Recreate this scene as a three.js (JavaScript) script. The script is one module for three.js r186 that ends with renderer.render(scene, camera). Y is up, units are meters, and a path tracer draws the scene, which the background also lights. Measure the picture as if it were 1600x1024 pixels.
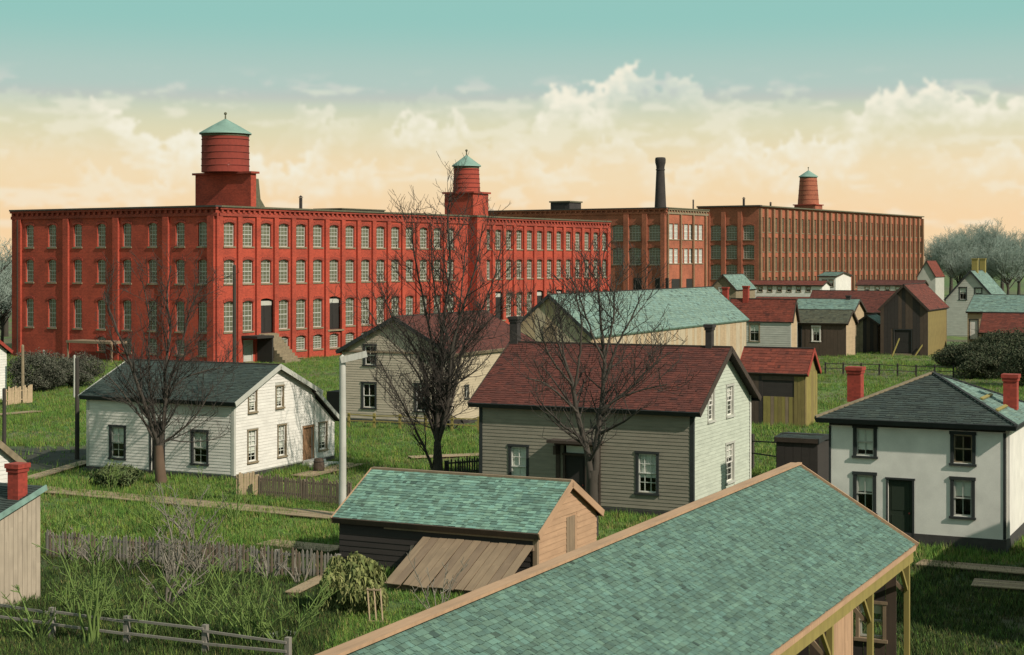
import * as THREE from 'three';
import { mergeGeometries } from 'three/addons/utils/BufferGeometryUtils.js';

// ------------------------------------------------------------------ camera, sky, sun, exposure
const H = 10.7, F = 2550, U0 = 800, V0 = 405;          // eye height; lens in photo pixels; horizon row
const scene = new THREE.Scene();
const camera = new THREE.PerspectiveCamera(2 * Math.atan(512 / F) * 180 / Math.PI, 1600 / 1024, 0.5, 9000);
camera.position.set(0, H, 0);
camera.lookAt(0, H, -10);
camera.setViewOffset(1600, 1024, 0, 512 - V0, 1600, 1024);  // shifted lens keeps verticals upright
camera.updateProjectionMatrix();

const renderer = new THREE.WebGLRenderer({ antialias: true });
renderer.setSize(1024, 655);
renderer.toneMapping = THREE.LinearToneMapping;
renderer.toneMappingExposure = 1.0;
renderer.shadowMap.enabled = true;

const sunDir = new THREE.Vector3(0.595, 0.59, 0.545).normalize();
const sun = new THREE.DirectionalLight(new THREE.Color(1, 0.93, 0.82), 5.0);
sun.position.copy(sunDir).multiplyScalar(400).add(new THREE.Vector3(20, 0, -150));
sun.target.position.set(20, 0, -150);
sun.castShadow = true;
sun.shadow.radius = 1.6;
sun.shadow.mapSize.set(4096, 4096);
Object.assign(sun.shadow.camera, { left: -260, right: 260, top: 260, bottom: -260, near: 10, far: 900 });
scene.add(sun, sun.target);

// ------------------------------------------------------------------ random and noise
function rng(seed) { let s = seed >>> 0 || 1; return () => { s = (s + 0x6D2B79F5) | 0; let t = Math.imul(s ^ (s >>> 15), 1 | s); t = (t + Math.imul(t ^ (t >>> 7), 61 | t)) ^ t; return ((t ^ (t >>> 14)) >>> 0) / 4294967296; }; }
function hash2(x, y, s = 0) { let h = Math.imul(x, 374761393) + Math.imul(y, 668265263) + Math.imul(s, 2147483647) | 0; h = Math.imul(h ^ (h >>> 13), 1274126177); return ((h ^ (h >>> 16)) >>> 0) / 4294967296; }
function vnoise(x, y, s = 0, per = 0) {
  const xi = Math.floor(x), yi = Math.floor(y); let fx = x - xi, fy = y - yi; fx = fx * fx * (3 - 2 * fx); fy = fy * fy * (3 - 2 * fy);
  const w = per ? (n => ((n % per) + per) % per) : (n => n);
  const a = hash2(w(xi), w(yi), s), b = hash2(w(xi + 1), w(yi), s), c = hash2(w(xi), w(yi + 1), s), d = hash2(w(xi + 1), w(yi + 1), s);
  return a + (b - a) * fx + (c - a) * fy + (a - b - c + d) * fx * fy;
}
function fbm(x, y, o = 4, s = 0, per = 0) { let v = 0, a = .5, n = 0; for (let i = 0; i < o; i++) { v += a * vnoise(x, y, s + i * 17, per); n += a; x *= 2; y *= 2; per *= 2; a *= .5; } return v / n; }
const clamp = (x, a = 0, b = 1) => Math.min(b, Math.max(a, x));
const sstep = (a, b, x) => { const t = clamp((x - a) / (b - a)); return t * t * (3 - 2 * t); };
const mix = (a, b, t) => a.map((v, i) => v + (b[i] - v) * t);

// ------------------------------------------------------------------ sky: green-blue air, a bank of cumulus, peach haze low down
{
  const W = 4096, Hh = 2048, data = new Float32Array(W * Hh * 4);
  for (let j = 0; j < Hh; j++) {
    const el = (j + .5) / Hh * Math.PI - Math.PI / 2, e = el * 180 / Math.PI;      // elevation in degrees
    for (let i = 0; i < W; i++) {
      const az = ((i + .5) / W - .25) * 360;                                        // 0 = straight ahead, + to the right
      let c;
      if (e < 0) c = [.34, .27, .17];
      else {
        c = mix([.93, .655, .375], [.88, .70, .44], sstep(1.2, 3.2, e));
        c = mix(c, [.72, .69, .47], sstep(3.0, 4.8, e));
        c = mix(c, [.45, .585, .532], sstep(4.4, 6.2, e));
        c = mix(c, [.295, .565, .514], sstep(5.9, 8.6, e));
        c = mix(c, [.38, .47, .46], sstep(12, 50, e));
        if (e < 10) {
          const A = (az + 720) * .35, wx = (fbm(A * 1.3, e * .9, 3, 77) - .5) * .9, right = sstep(-9, 3, az > 180 ? az - 360 : az);
          // cumulus bank: crisp heads, bodies melting downwards into the haze
          let k = 0;
          for (const [off, fr, sd, wgt] of [[.1, 1, 5, 1], [-1.0, 1.5, 15, .85], [-2.1, 1.2, 27, .6]]) {
            const lump = fbm(A * fr + wx * .3, sd + .4, 3, sd) - .5, puff = Math.abs(fbm(A * 4.2 * fr + wx, e * 1.7 + sd, 5, sd + 3) - .5) * 2, top = 4.75 + off + .8 * right + lump * 4.4;
            const d = top - e - (puff - .3) * 1.3, body = fbm(A * 9, e * 6, 4, sd + 9);
            k = Math.max(k, wgt * sstep(0, .14, d) * (1 - .9 * sstep(.1, 1.5, d)) * (.55 + 1.1 * (body - .25)) * (.18 + .95 * sstep(.40, .58, fbm(A * 1.1, sd, 3, sd + 41) + .12 * right)));
          }
          k = Math.max(k, .5 * sstep(.55, .72, fbm(A * 2.4 + wx, e * 3.2, 6, 61)) * sstep(.5, 1.4, e) * (1 - sstep(5.4, 6.8, e)));
          c = mix(c, [.90, .86, .71], clamp(k));
        }
      }
      const o = (j * W + i) * 4; data[o] = c[0]; data[o + 1] = c[1]; data[o + 2] = c[2]; data[o + 3] = 1;
    }
  }
  const t = new THREE.DataTexture(data, W, Hh, THREE.RGBAFormat, THREE.FloatType);
  t.mapping = THREE.EquirectangularReflectionMapping; t.magFilter = t.minFilter = THREE.LinearFilter; t.wrapS = THREE.RepeatWrapping; t.needsUpdate = true;
  scene.background = t; scene.environment = t;
}

// ------------------------------------------------------------------ surveying helpers: photo pixel <-> place
const V3 = (x, y, z) => new THREE.Vector3(x, y, z);
function G(u, v, y = 0) { const d = (H - y) * F / (v - V0); return V3((u - U0) * d / F, y, -d); }           // point of the ground under a pixel
function at(u, d, y = 0) { return V3((u - U0) * d / F, y, -d); }                                           // ground point in column u at depth d
function lenTo(P, d, u) { const k = (u - U0) / F; return (-k * P.z - P.x) / (d.x + k * d.z); }             // how far along d until column u
function hAt(P, v) { return H + (v - V0) * P.z / F; }                                                       // height over P seen on row v
function frame(deg) { const a = deg * Math.PI / 180; return { th: -a, p: V3(Math.cos(a), 0, Math.sin(a)), u: V3(Math.sin(a), 0, -Math.cos(a)), mp: V3(-Math.cos(a), 0, -Math.sin(a)) }; }
const FV = frame(25.6), FF = frame(32.6);   // street grid of the village, axis of the factory

// ------------------------------------------------------------------ naming and grouping
const taken = {};
function numbered(n) { const k = taken[n] = (taken[n] ?? -1) + 1; return k ? n + '_' + String(k).padStart(3, '0') : n; }
function tag(o, label, category, group) { o.userData.label = label; o.userData.category = category; if (group) o.userData.group = group; return o; }
function thing(name, label, category, pos = [0, 0, 0], turn = 0, group) { const o = new THREE.Group(); o.name = numbered(name); if (pos.isVector3) o.position.copy(pos); else o.position.set(...pos); o.rotation.y = turn; scene.add(o); return tag(o, label, category, group); }
function part(name, geo, mat, parent, m) { const o = new THREE.Mesh(geo, mat); o.name = name; o.castShadow = o.receiveShadow = true; if (m) o.applyMatrix4(m); parent.add(o); return o; }
function structure(name, geo, mat) { const o = part(numbered(name), geo, mat, scene); o.userData.kind = 'structure'; return o; }
const stuff = o => { o.userData.kind = 'stuff'; return o; };

// ------------------------------------------------------------------ geometry helpers
function clean(g) { const q = g.index ? g.toNonIndexed() : g; for (const k of Object.keys(q.attributes)) if (!['position', 'normal', 'uv'].includes(k)) q.deleteAttribute(k); return q; }
function boxUV(g, o = 0) {           // uv in metres from the dominant side of every face
  const q = clean(g), p = q.attributes.position; q.computeVertexNormals(); const n = q.attributes.normal, uv = new Float32Array(p.count * 2);
  for (let i = 0; i < p.count; i++) { const ax = Math.abs(n.getX(i)), ay = Math.abs(n.getY(i)), az = Math.abs(n.getZ(i)); const x = p.getX(i), y = p.getY(i), z = p.getZ(i); let a, b; if (ay > ax && ay > az) { a = x; b = z; } else if (ax > az) { a = z; b = y; } else { a = x; b = y; } uv[2 * i] = a + o; uv[2 * i + 1] = b + o * .7; }
  q.setAttribute('uv', new THREE.BufferAttribute(uv, 2)); return q;
}
function bx(x0, x1, y0, y1, z0, z1) { const g = new THREE.BoxGeometry(x1 - x0, y1 - y0, z1 - z0); g.translate((x0 + x1) / 2, (y0 + y1) / 2, (z0 + z1) / 2); return g; }
const merge = a => boxUV(mergeGeometries(a.map(clean)));
function bar(a, b, w, h) { const d = b.clone().sub(a), L = d.length(); const g = new THREE.BoxGeometry(w, h, L); const m = new THREE.Matrix4().lookAt(b, a, Math.abs(d.y) > .95 * L ? V3(1, 0, 0) : V3(0, 1, 0)); m.setPosition(a.clone().add(b).multiplyScalar(.5)); return g.applyMatrix4(m); }
function poly(pts, holes, t) {       // outline in x,y given thickness t towards -z, outer face at z = 0
  const s = new THREE.Shape(pts.map(q => new THREE.Vector2(q[0], q[1])));
  for (const h of holes || []) s.holes.push(new THREE.Path(h.map(q => new THREE.Vector2(q[0], q[1]))));
  const g = new THREE.ExtrudeGeometry(s, { depth: t, bevelEnabled: false, curveSegments: 6 }); g.translate(0, 0, -t); return boxUV(g);
}
const rect = (x0, x1, y0, y1) => [[x0, y0], [x1, y0], [x1, y1], [x0, y1]];
function archRect(x0, x1, y0, y1, rise) { const p = [[x0, y0], [x1, y0], [x1, y1 - rise]]; for (let i = 1; i < 6; i++) { const t = i / 6; p.push([x1 + (x0 - x1) * t, y1 - rise + rise * Math.sin(Math.PI * t)]); } p.push([x0, y1 - rise]); return p; }
class Build {                        // free triangles and tapered tubes
  constructor() { this.p = []; this.n = []; this.c = []; this.col = false; }
  tri(a, b, c, k) { const ab = V3().subVectors(b, a), ac = V3().subVectors(c, a), n = ab.cross(ac).normalize(); for (const q of [a, b, c]) { this.p.push(q.x, q.y, q.z); this.n.push(n.x, n.y, n.z); if (k) { this.col = true; this.c.push(k[0], k[1], k[2]); } } }
  quad(a, b, c, d, k) { this.tri(a, b, c, k); this.tri(a, c, d, k); }
  tube(pts, rad, sides = 5) {
    const rings = []; let ref = V3(.31, .17, .93);
    for (let i = 0; i < pts.length; i++) {
      const t = V3().subVectors(pts[Math.min(i + 1, pts.length - 1)], pts[Math.max(i - 1, 0)]).normalize();
      const a = V3().crossVectors(t, ref).normalize(), b = V3().crossVectors(t, a).normalize(); const r = [];
      for (let k = 0; k < sides; k++) { const w = k / sides * Math.PI * 2, n = a.clone().multiplyScalar(Math.cos(w)).addScaledVector(b, Math.sin(w)); r.push([pts[i].clone().addScaledVector(n, rad[i]), n]); }
      rings.push(r);
    }
    const put = q => { this.p.push(q[0].x, q[0].y, q[0].z); this.n.push(q[1].x, q[1].y, q[1].z); };
    for (let i = 0; i + 1 < rings.length; i++) for (let k = 0; k < sides; k++) { const A = rings[i][k], B = rings[i][(k + 1) % sides], C = rings[i + 1][(k + 1) % sides], D = rings[i + 1][k];[A, B, C, A, C, D].forEach(put); }
  }
  geo() { const g = new THREE.BufferGeometry(); g.setAttribute('position', new THREE.Float32BufferAttribute(this.p, 3)); g.setAttribute('normal', new THREE.Float32BufferAttribute(this.n, 3)); const uv = new Float32Array(this.p.length / 3 * 2); for (let i = 0; i < uv.length / 2; i++) { uv[2 * i] = this.p[3 * i] * .7 + this.p[3 * i + 2] * .7; uv[2 * i + 1] = this.p[3 * i + 1]; } g.setAttribute('uv', new THREE.BufferAttribute(uv, 2)); if (this.col) g.setAttribute('color', new THREE.Float32BufferAttribute(this.c, 3)); return g; }
}

// ------------------------------------------------------------------ materials
function tex(size, fn, metres, srgb = true) {        // fn(u,v in 0..1) -> grey tone or [r,g,b], tiling
  const d = new Uint8Array(size * size * 4);
  for (let j = 0; j < size; j++) for (let i = 0; i < size; i++) { const r = fn((i + .5) / size, (j + .5) / size), o = (j * size + i) * 4; const c = Array.isArray(r) ? r : [r, r, r]; for (let k = 0; k < 3; k++) { const q = clamp(c[k]); d[o + k] = Math.round(255 * (srgb ? Math.pow(q, 1 / 2.2) : q)); } d[o + 3] = 255; }
  const t = new THREE.DataTexture(d, size, size); t.wrapS = t.wrapT = THREE.RepeatWrapping; t.magFilter = THREE.LinearFilter; t.minFilter = THREE.LinearMipmapLinearFilter; t.generateMipmaps = true; if (srgb) t.colorSpace = THREE.SRGBColorSpace; t.repeat.set(1 / metres, 1 / metres); t.needsUpdate = true; return t;
}
const T = {
  brick: tex(512, (u, v) => { const row = Math.floor(v * 160), q = hash2(Math.floor(u * 60 + (row & 1) * .5), row, 3); return .50 + .30 * q + .62 * (fbm(u * 8, v * 8, 6, 2, 8) - .22); }, 12),
  brickBump: tex(512, (u, v) => { const row = v * 160, f = row - Math.floor(row), c = u * 60 + (Math.floor(row) & 1) * .5, g = c - Math.floor(c); return f < .16 || g < .07 ? 0 : .8 + .2 * hash2(Math.floor(c), Math.floor(row), 5); }, 12, false),
  wood: tex(512, (u, v) => .62 + .30 * fbm(u * 40, v * 3, 4, 7, 8) * 1 + .22 * (fbm(u * 8, v * 8, 4, 9, 8) - .5), 3),
  board: tex(512, (u, v) => .66 + .26 * fbm(u * 6, v * 64, 4, 12, 8) + .20 * (fbm(u * 8, v * 8, 5, 14, 8) - .5), 4),
  plaster: tex(512, (u, v) => .80 + .22 * (fbm(u * 10, v * 10, 5, 31, 10) - .45) + .12 * (hash2(Math.floor(u * 512), Math.floor(v * 512), 8) - .5), 5),
  grain: tex(512, (u, v) => .70 + .5 * (fbm(u * 16, v * 16, 5, 51, 16) - .4) + .16 * (hash2(Math.floor(u * 512), Math.floor(v * 512), 9) - .5), 3),
  ground: tex(1024, (u, v) => { const a = fbm(u * 12, v * 12, 6, 71, 12), b = hash2(Math.floor(u * 1024), Math.floor(v * 1024), 77); return .48 + .75 * (a - .25) + .22 * (b - .5); }, 14),
  rough: tex(256, (u, v) => .5 + .5 * fbm(u * 16, v * 16, 4, 91, 16), 2, false),
};
const L = (r, g, b) => new THREE.Color().setRGB(r, g, b);
function mat(c, map, o = {}) { return new THREE.MeshStandardMaterial({ color: L(...c.map(x => x * .8)), map: map || null, roughness: .9, side: THREE.DoubleSide, ...o }); }
const M = {
  brick: mat([.50, .072, .036], T.brick, { bumpMap: T.brickBump, bumpScale: .006 }),
  brickDark: mat([.40, .062, .034], T.brick, { bumpMap: T.brickBump, bumpScale: .006 }),
  brickFar: mat([.45, .135, .07], T.brick), brickFarPier: mat([.31, .165, .085], T.brick),
  coping: mat([.16, .15, .09], T.grain), stone: mat([.34, .26, .16], T.grain),
  tar: mat([.07, .065, .055], T.grain),
  copper: mat([.28, .44, .36], T.grain, { roughness: .7 }),
  tank: mat([.34, .050, .030], T.wood), tankFar: mat([.46, .07, .04], T.wood), hoop: mat([.27, .045, .03], T.grain),
  white: mat([.95, .89, .80], T.plaster), offwhite: mat([.60, .58, .50], T.plaster), trimDark: mat([.030, .034, .032], T.grain), trimBrown: mat([.07, .045, .03], T.grain),
  whiteBoard: mat([.86, .80, .71], T.board), greyBoard: mat([.33, .285, .215], T.board), gableBoard: mat([.64, .67, .54], T.board), beigeBoard: mat([.68, .55, .42], T.board),
  tan: mat([.60, .43, .26], T.board), tanPlaster: mat([.62, .50, .34], T.plaster), pinkBoard: mat([.60, .36, .21], T.wood), paleBoard: mat([.56, .45, .33], T.wood),
  pinkClap: mat([.60, .36, .21], T.board), brownClap: mat([.105, .068, .045], T.board), ochre: mat([.36, .28, .075], T.wood), brownBoard: mat([.105, .068, .045], T.wood), darkBoard: mat([.045, .034, .028], T.board), oldPlank: mat([.34, .235, .145], T.wood), oldPlank2: mat([.28, .19, .12], T.wood),
  yellowPlank: mat([.30, .22, .07], T.wood), greyPicket: mat([.33, .29, .24], T.wood), brownPicket: mat([.28, .20, .14], T.wood),
  walk: mat([.46, .33, .20], T.wood), foundation: mat([.07, .062, .055], T.grain),
  redBrick: mat([.42, .055, .032], T.brick), ash: mat([.05, .04, .035], T.brick),
  pole: mat([.06, .048, .036], T.wood), whitePole: mat([.66, .63, .55], T.wood),
  doorTan: mat([.34, .18, .085], T.wood), doorGreen: mat([.018, .032, .014], T.wood), doorDark: mat([.03, .025, .02], T.wood),
  dustyGlass: new THREE.MeshStandardMaterial({ color: L(.15, .155, .10), roughness: .18, map: T.grain, side: THREE.DoubleSide }),
  paleGlass: new THREE.MeshStandardMaterial({ color: L(.55, .56, .50), roughness: .2, map: T.grain, side: THREE.DoubleSide }),
  glass: new THREE.MeshPhysicalMaterial({ color: L(.92, .95, .93), roughness: .04, transmission: 1, thickness: 0, ior: 1.5, side: THREE.DoubleSide }),
  blind: mat([.95, .92, .82], T.plaster),
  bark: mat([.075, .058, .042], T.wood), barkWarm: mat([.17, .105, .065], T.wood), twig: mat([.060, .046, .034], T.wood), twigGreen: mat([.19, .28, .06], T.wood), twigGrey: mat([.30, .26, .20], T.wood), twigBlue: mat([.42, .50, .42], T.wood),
};
const shingleMat = c => new THREE.MeshStandardMaterial({ color: L(...c.map(x => x * .82)), vertexColors: true, map: T.grain, roughness: .92, side: THREE.DoubleSide });
const S = { teal: shingleMat([.165, .285, .22]), tealOld: shingleMat([.25, .43, .33]), darkGreen: shingleMat([.062, .088, .072]), slate: shingleMat([.055, .075, .062]), red: shingleMat([.165, .040, .025]), redWarm: shingleMat([.21, .045, .025]), redFar: shingleMat([.27, .055, .03]), tealFar: shingleMat([.25, .37, .305]), olive: shingleMat([.12, .12, .075]) };

// ------------------------------------------------------------------ building kit
// Faces of a building: origin at its front right corner; front looks to +z, right side to +x.
const IDENT = new THREE.Matrix4();
function faces(Lx, W) {
  const R = a => new THREE.Matrix4().makeRotationY(a), Tr = (x, z) => new THREE.Matrix4().makeTranslation(x, 0, z);
  return { front: IDENT, right: R(Math.PI / 2), left: Tr(-Lx, 0).multiply(R(-Math.PI / 2)), back: Tr(0, -W).multiply(R(Math.PI)) };
}
const place = (m, x, y, z = 0) => m.clone().multiply(new THREE.Matrix4().makeTranslation(x, y, z));
const winCache = {};
function makeWindow(parent, m, x0, x1, y0, y1, o = {}) {          // double-hung window: casing > sash, pane, blind
  const w = x1 - x0, h = y1 - y0, c = o.casing ?? .1, key = [w.toFixed(2), h.toFixed(2), c, o.nx, o.ny, o.blind, o.head].join('|');
  let g = winCache[key];
  if (!g) {
    const nx = o.nx ?? 2, ny = o.ny ?? 1, t = .03;
    const cas = [bx(-w / 2 - c, -w / 2 + .012, -.02, h + .012, -.10, .045), bx(w / 2 - .012, w / 2 + c, -.02, h + .012, -.10, .045), bx(-w / 2 - c - .03, w / 2 + c + .03, h + .012, h + c + .02, -.10, .06), bx(-w / 2 - c - .04, w / 2 + c + .04, -.10, -.02, -.10, .09)];
    const sash = []; const half = h / 2;
    for (const [b, z] of [[half - .02, -.055], [0, -.085]]) {
      const hh = half + .02;
      sash.push(bx(-w / 2 + .012, -w / 2 + .06, b, b + hh, z - .02, z + .02), bx(w / 2 - .06, w / 2 - .012, b, b + hh, z - .02, z + .02), bx(-w / 2 + .06, w / 2 - .06, b, b + .05, z - .019, z + .019), bx(-w / 2 + .06, w / 2 - .06, b + hh - .05, b + hh, z - .019, z + .019));
      for (let i = 1; i < nx; i++) sash.push(bx(-w / 2 + w * i / nx - t / 2, -w / 2 + w * i / nx + t / 2, b + .05, b + hh - .05, z - .014, z + .014));
      for (let i = 1; i < ny + 0; i++) sash.push(bx(-w / 2 + .06, w / 2 - .06, b + hh * i / ny - t / 2, b + hh * i / ny + t / 2, z - .013, z + .013));
    }
    const pane = new THREE.PlaneGeometry(w - .1, h - .06); pane.translate(0, h / 2, -.07);
    const bl = o.blind ? boxUV(bx(-w / 2 + .03, w / 2 - .03, h * (1 - o.blind), h - .02, -.125, -.112)) : null;
    g = winCache[key] = { cas: merge(cas), sash: merge(sash), pane: clean(pane), bl };
  }
  const win = part('window', g.cas, o.trim || M.trimDark, parent, place(m, (x0 + x1) / 2, y0));
  part('sash', g.sash, o.sash || M.offwhite, win); part('pane', g.pane, M.glass, win); if (g.bl) part('blind', g.bl, M.blind, win);
  return win;
}
function makeDoor(parent, m, x0, x1, y0, y1, o = {}) {
  const w = x1 - x0, h = y1 - y0, c = o.casing ?? .1;
  const d = part('door', merge([bx(-w / 2, w / 2, 0, h, -.12, -.07), bx(-w / 2 + .12, w / 2 - .12, .15, h * .42, -.069, -.055), bx(-w / 2 + .12, w / 2 - .12, h * .5, h - .14, -.069, -.055)]), o.mat || M.doorDark, parent, place(m, (x0 + x1) / 2, y0));
  part('door_frame', merge([bx(-w / 2 - c, -w / 2 - .002, 0, h, -.1, .04), bx(w / 2 + .002, w / 2 + c, 0, h, -.1, .04), bx(-w / 2 - c - .03, w / 2 + c + .03, h, h + c, -.1, .05)]), o.trim || M.trimDark, d);
  const kn = new THREE.SphereGeometry(.04, 8, 6); kn.translate(w / 2 - .12, h * .46, -.03); part('handle', boxUV(kn), M.hoop, d);
  part('sill', boxUV(bx(-w / 2 - c, w / 2 + c, -.14, -.002, -.1, .22)), o.sillMat || M.stone, d);
  return d;
}
function clapboards(parent, m, y0, y1, xl, xr, openings, material, expo, seed, name = 'clapboard') {   // every board its own mesh
  const r = rng(seed); let i = 0;
  for (let y = y0; y < y1 - .03; y += expo, i++) {
    const yt = Math.min(y + expo + .02, y1), j = (r() - .5) * .006; let segs = [[0, 1]].map(() => ({ a: xl(y), b: xr(y), at: xl(yt), bt: xr(yt) }));
    for (const o of openings) if (o.y1 > y + .01 && o.y0 < yt - .01) {
      const out = []; for (const s of segs) { const a = Math.max(s.a, s.at), b = Math.min(s.b, s.bt); if (o.x1 <= a || o.x0 >= b) { out.push(s); continue; } if (o.x0 > a + .03) out.push({ a: s.a, at: s.at, b: o.x0, bt: o.x0 }); if (o.x1 < b - .03) out.push({ a: o.x1, at: o.x1, b: s.b, bt: s.bt }); } segs = out;
    }
    for (const s of segs) {
      if (s.b - s.a < .05) continue; const b = new Build(), z = .026 + j, zt = .006, q = (x, yy, zz) => V3(x, yy, zz);
      b.quad(q(s.a, y, z), q(s.b, y, z), q(s.bt, yt, zt), q(s.at, yt, zt)); b.quad(q(s.a, y, .001), q(s.b, y, .001), q(s.b, y, z), q(s.a, y, z));
      b.tri(q(s.a, y, .001), q(s.a, y, z), q(s.at, yt, zt)); b.tri(q(s.b, y, z), q(s.b, y, .001), q(s.bt, yt, zt));
      const g = b.geo(), uv = g.attributes.uv, p = g.attributes.position; const oy = r() * 9, ox = r() * 9; for (let k = 0; k < uv.count; k++) uv.setXY(k, p.getX(k) + ox, p.getY(k) + oy);
      part(name, g, material, parent, m);
    }
  }
}
function planks(parent, m, x0, x1, yb, yt, w, mats, seed, openings = [], name = 'plank') {   // upright boards, each its own mesh
  const r = rng(seed);
  for (let x = x0; x < x1 - .03; x += w) {
    const e = Math.min(x + w - .014, x1), mid = (x + e) / 2; let segs = [[yb - r() * .03, yt(mid) - .01]];
    for (const o of openings) if (o.x1 > x + .02 && o.x0 < e - .02) { const out = []; for (const s of segs) { if (o.y0 > s[0] + .05) out.push([s[0], Math.min(s[1], o.y0)]); if (o.y1 < s[1] - .05) out.push([Math.max(o.y1, s[0]), s[1]]); } segs = out; }
    for (const s of segs) part(name, boxUV(bx(x, e, s[0], s[1], .001, .022 + r() * .012), r() * 7), mats[Math.floor(r() * mats.length)], parent, m);
  }
}
function shingleGeo(len, bot, top, expo, wid, seed, tone = .22, skip) {         // shingle courses on a slope: x along the eave, y up the slope, z outwards
  const b = new Build(), r = rng(seed), n = Math.ceil(len / expo);
  for (let k = 0; k < n; k++) {
    const y = k * expo, yt = Math.min(y + expo + .02, len), f = y / len, xl = bot[0] + (top[0] - bot[0]) * f, xr = bot[1] + (top[1] - bot[1]) * f; let x = xl - r() * wid; const rowT = (r() - .5) * .10;
    while (x < xr) {
      const w = wid * (.4 + r() * 1.25), a = Math.max(x, xl), e = Math.min(x + w - .008, xr); x += w; if (e - a < .02) continue;
      const dy = (r() - .5) * expo * .34, z = .022 + r() * .010, t = clamp(1 - tone / 2 + tone * (r() - .5) * 1.6 + rowT, .3, 1.4), hue = (r() - .5) * .10, c = [t * (1 - hue), t, t * (1 + hue)];
      if (r() < .03) { c[0] *= .55; c[1] *= .55; c[2] *= .55; }
      const y0 = Math.max(0, y + dy), A = V3(a, y0, z), B = V3(e, y0, z), C = V3(e, yt, .008), D = V3(a, yt, .008);
      if (skip && skip(a, e, y0, yt, [A, B, C, D], c)) continue;
      b.quad(A, B, C, D, c); b.quad(V3(a, y0, 0), V3(e, y0, 0), B, A, c); b.tri(B, V3(e, y0, 0), C, c); b.tri(V3(a, y0, 0), A, D, c);
    }
  }
  return b.geo();
}
// a slope from an eave corner O, ex along the eave (to the right seen from outside), ey up the slope
function slope(parent, O, ex, ey, len, bot, top, deckMat, shMat, o = {}) {
  const ez = V3().crossVectors(ex, ey).normalize(), m = new THREE.Matrix4().makeBasis(ex, ey, ez).setPosition(O), t = o.t ?? .1;
  const deck = part(o.name || 'roof', poly([[bot[0], 0], [bot[1], 0], [top[1], len], ...(top[1] - top[0] > .02 ? [[top[0], len]] : [])], null, t), deckMat, parent, m);
  if (shMat) { const s = part('shingles', shingleGeo(len, bot, top, o.expo ?? .15, o.wid ?? .2, o.seed ?? 1, o.tone ?? .22, o.skip), shMat, deck); s.position.z = .001; stuff(s); }
  return deck;
}
function gableRoof(parent, Lx, W, eh, rh, axis, o) {      // two slopes, verge boards and a ridge board
  const oe = o.oe ?? .35, og = o.og ?? .3, fascia = o.fascia || M.trimDark;
  const half = (axis === 'x' ? W : Lx) / 2, rise = rh - eh, sl = Math.hypot(half, rise), cu = half / sl, si = rise / sl, len = sl + oe, run = axis === 'x' ? Lx : W, drop = oe * si, out = oe * cu, lift = .10;
  const mk = (O, ex, ey, seed, sh) => { const d = slope(parent, O, ex, ey, len, [-og, run + og], [-og, run + og], o.deck || M.darkBoard, sh, { expo: o.expo, wid: o.wid, seed, tone: o.tone, t: .08 });
    part('fascia', boxUV(bx(-og, run + og, -.045, -.004, -.19, .02)), o.eaveMat || fascia, d);
    part('verge_board', boxUV(bx(-og - .05, -og - .004, -.05, len, -.2, .04)), o.verge || fascia, d); part('verge_board', boxUV(bx(run + og + .004, run + og + .05, -.05, len, -.2, .04)), o.verge || fascia, d); return d; };
  if (axis === 'x') {
    mk(V3(-Lx, eh - drop + lift, out), V3(1, 0, 0), V3(0, si, -cu), o.seed, o.sh);
    mk(V3(0, eh - drop + lift, -W - out), V3(-1, 0, 0), V3(0, si, cu), o.seed + 1, o.shBack === undefined ? o.sh : o.shBack);
    part('ridge_board', boxUV(bx(-Lx - og, og, rh + lift - .03, rh + lift + .045, -W / 2 - .09, -W / 2 + .09)), o.ridgeMat || o.deck || M.darkBoard, parent);
  } else {
    mk(V3(out, eh - drop + lift, 0), V3(0, 0, -1), V3(-cu, si, 0), o.seed, o.sh);
    mk(V3(-Lx - out, eh - drop + lift, -W), V3(0, 0, 1), V3(cu, si, 0), o.seed + 1, o.sh);
    part('ridge_board', boxUV(bx(-Lx / 2 - .09, -Lx / 2 + .09, rh + lift - .03, rh + lift + .045, -W - og, og)), o.ridgeMat || o.deck || M.darkBoard, parent);
  }
}
function chimney(parent, x, y0, z, w, d, h, material, cap, name = 'chimney') {
  const c = part(name, boxUV(bx(-w / 2, w / 2, 0, h, -d / 2, d / 2)), material, parent, new THREE.Matrix4().makeTranslation(x, y0, z));
  part('chimney_cap', merge([bx(-w / 2 - .035, w / 2 + .035, h - .24, h - .12, -d / 2 - .035, d / 2 + .035), bx(-w / 2 - .07, w / 2 + .07, h - .12, h + .02, -d / 2 - .07, d / 2 + .07)]), cap || material, c);
  return c;
}
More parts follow.
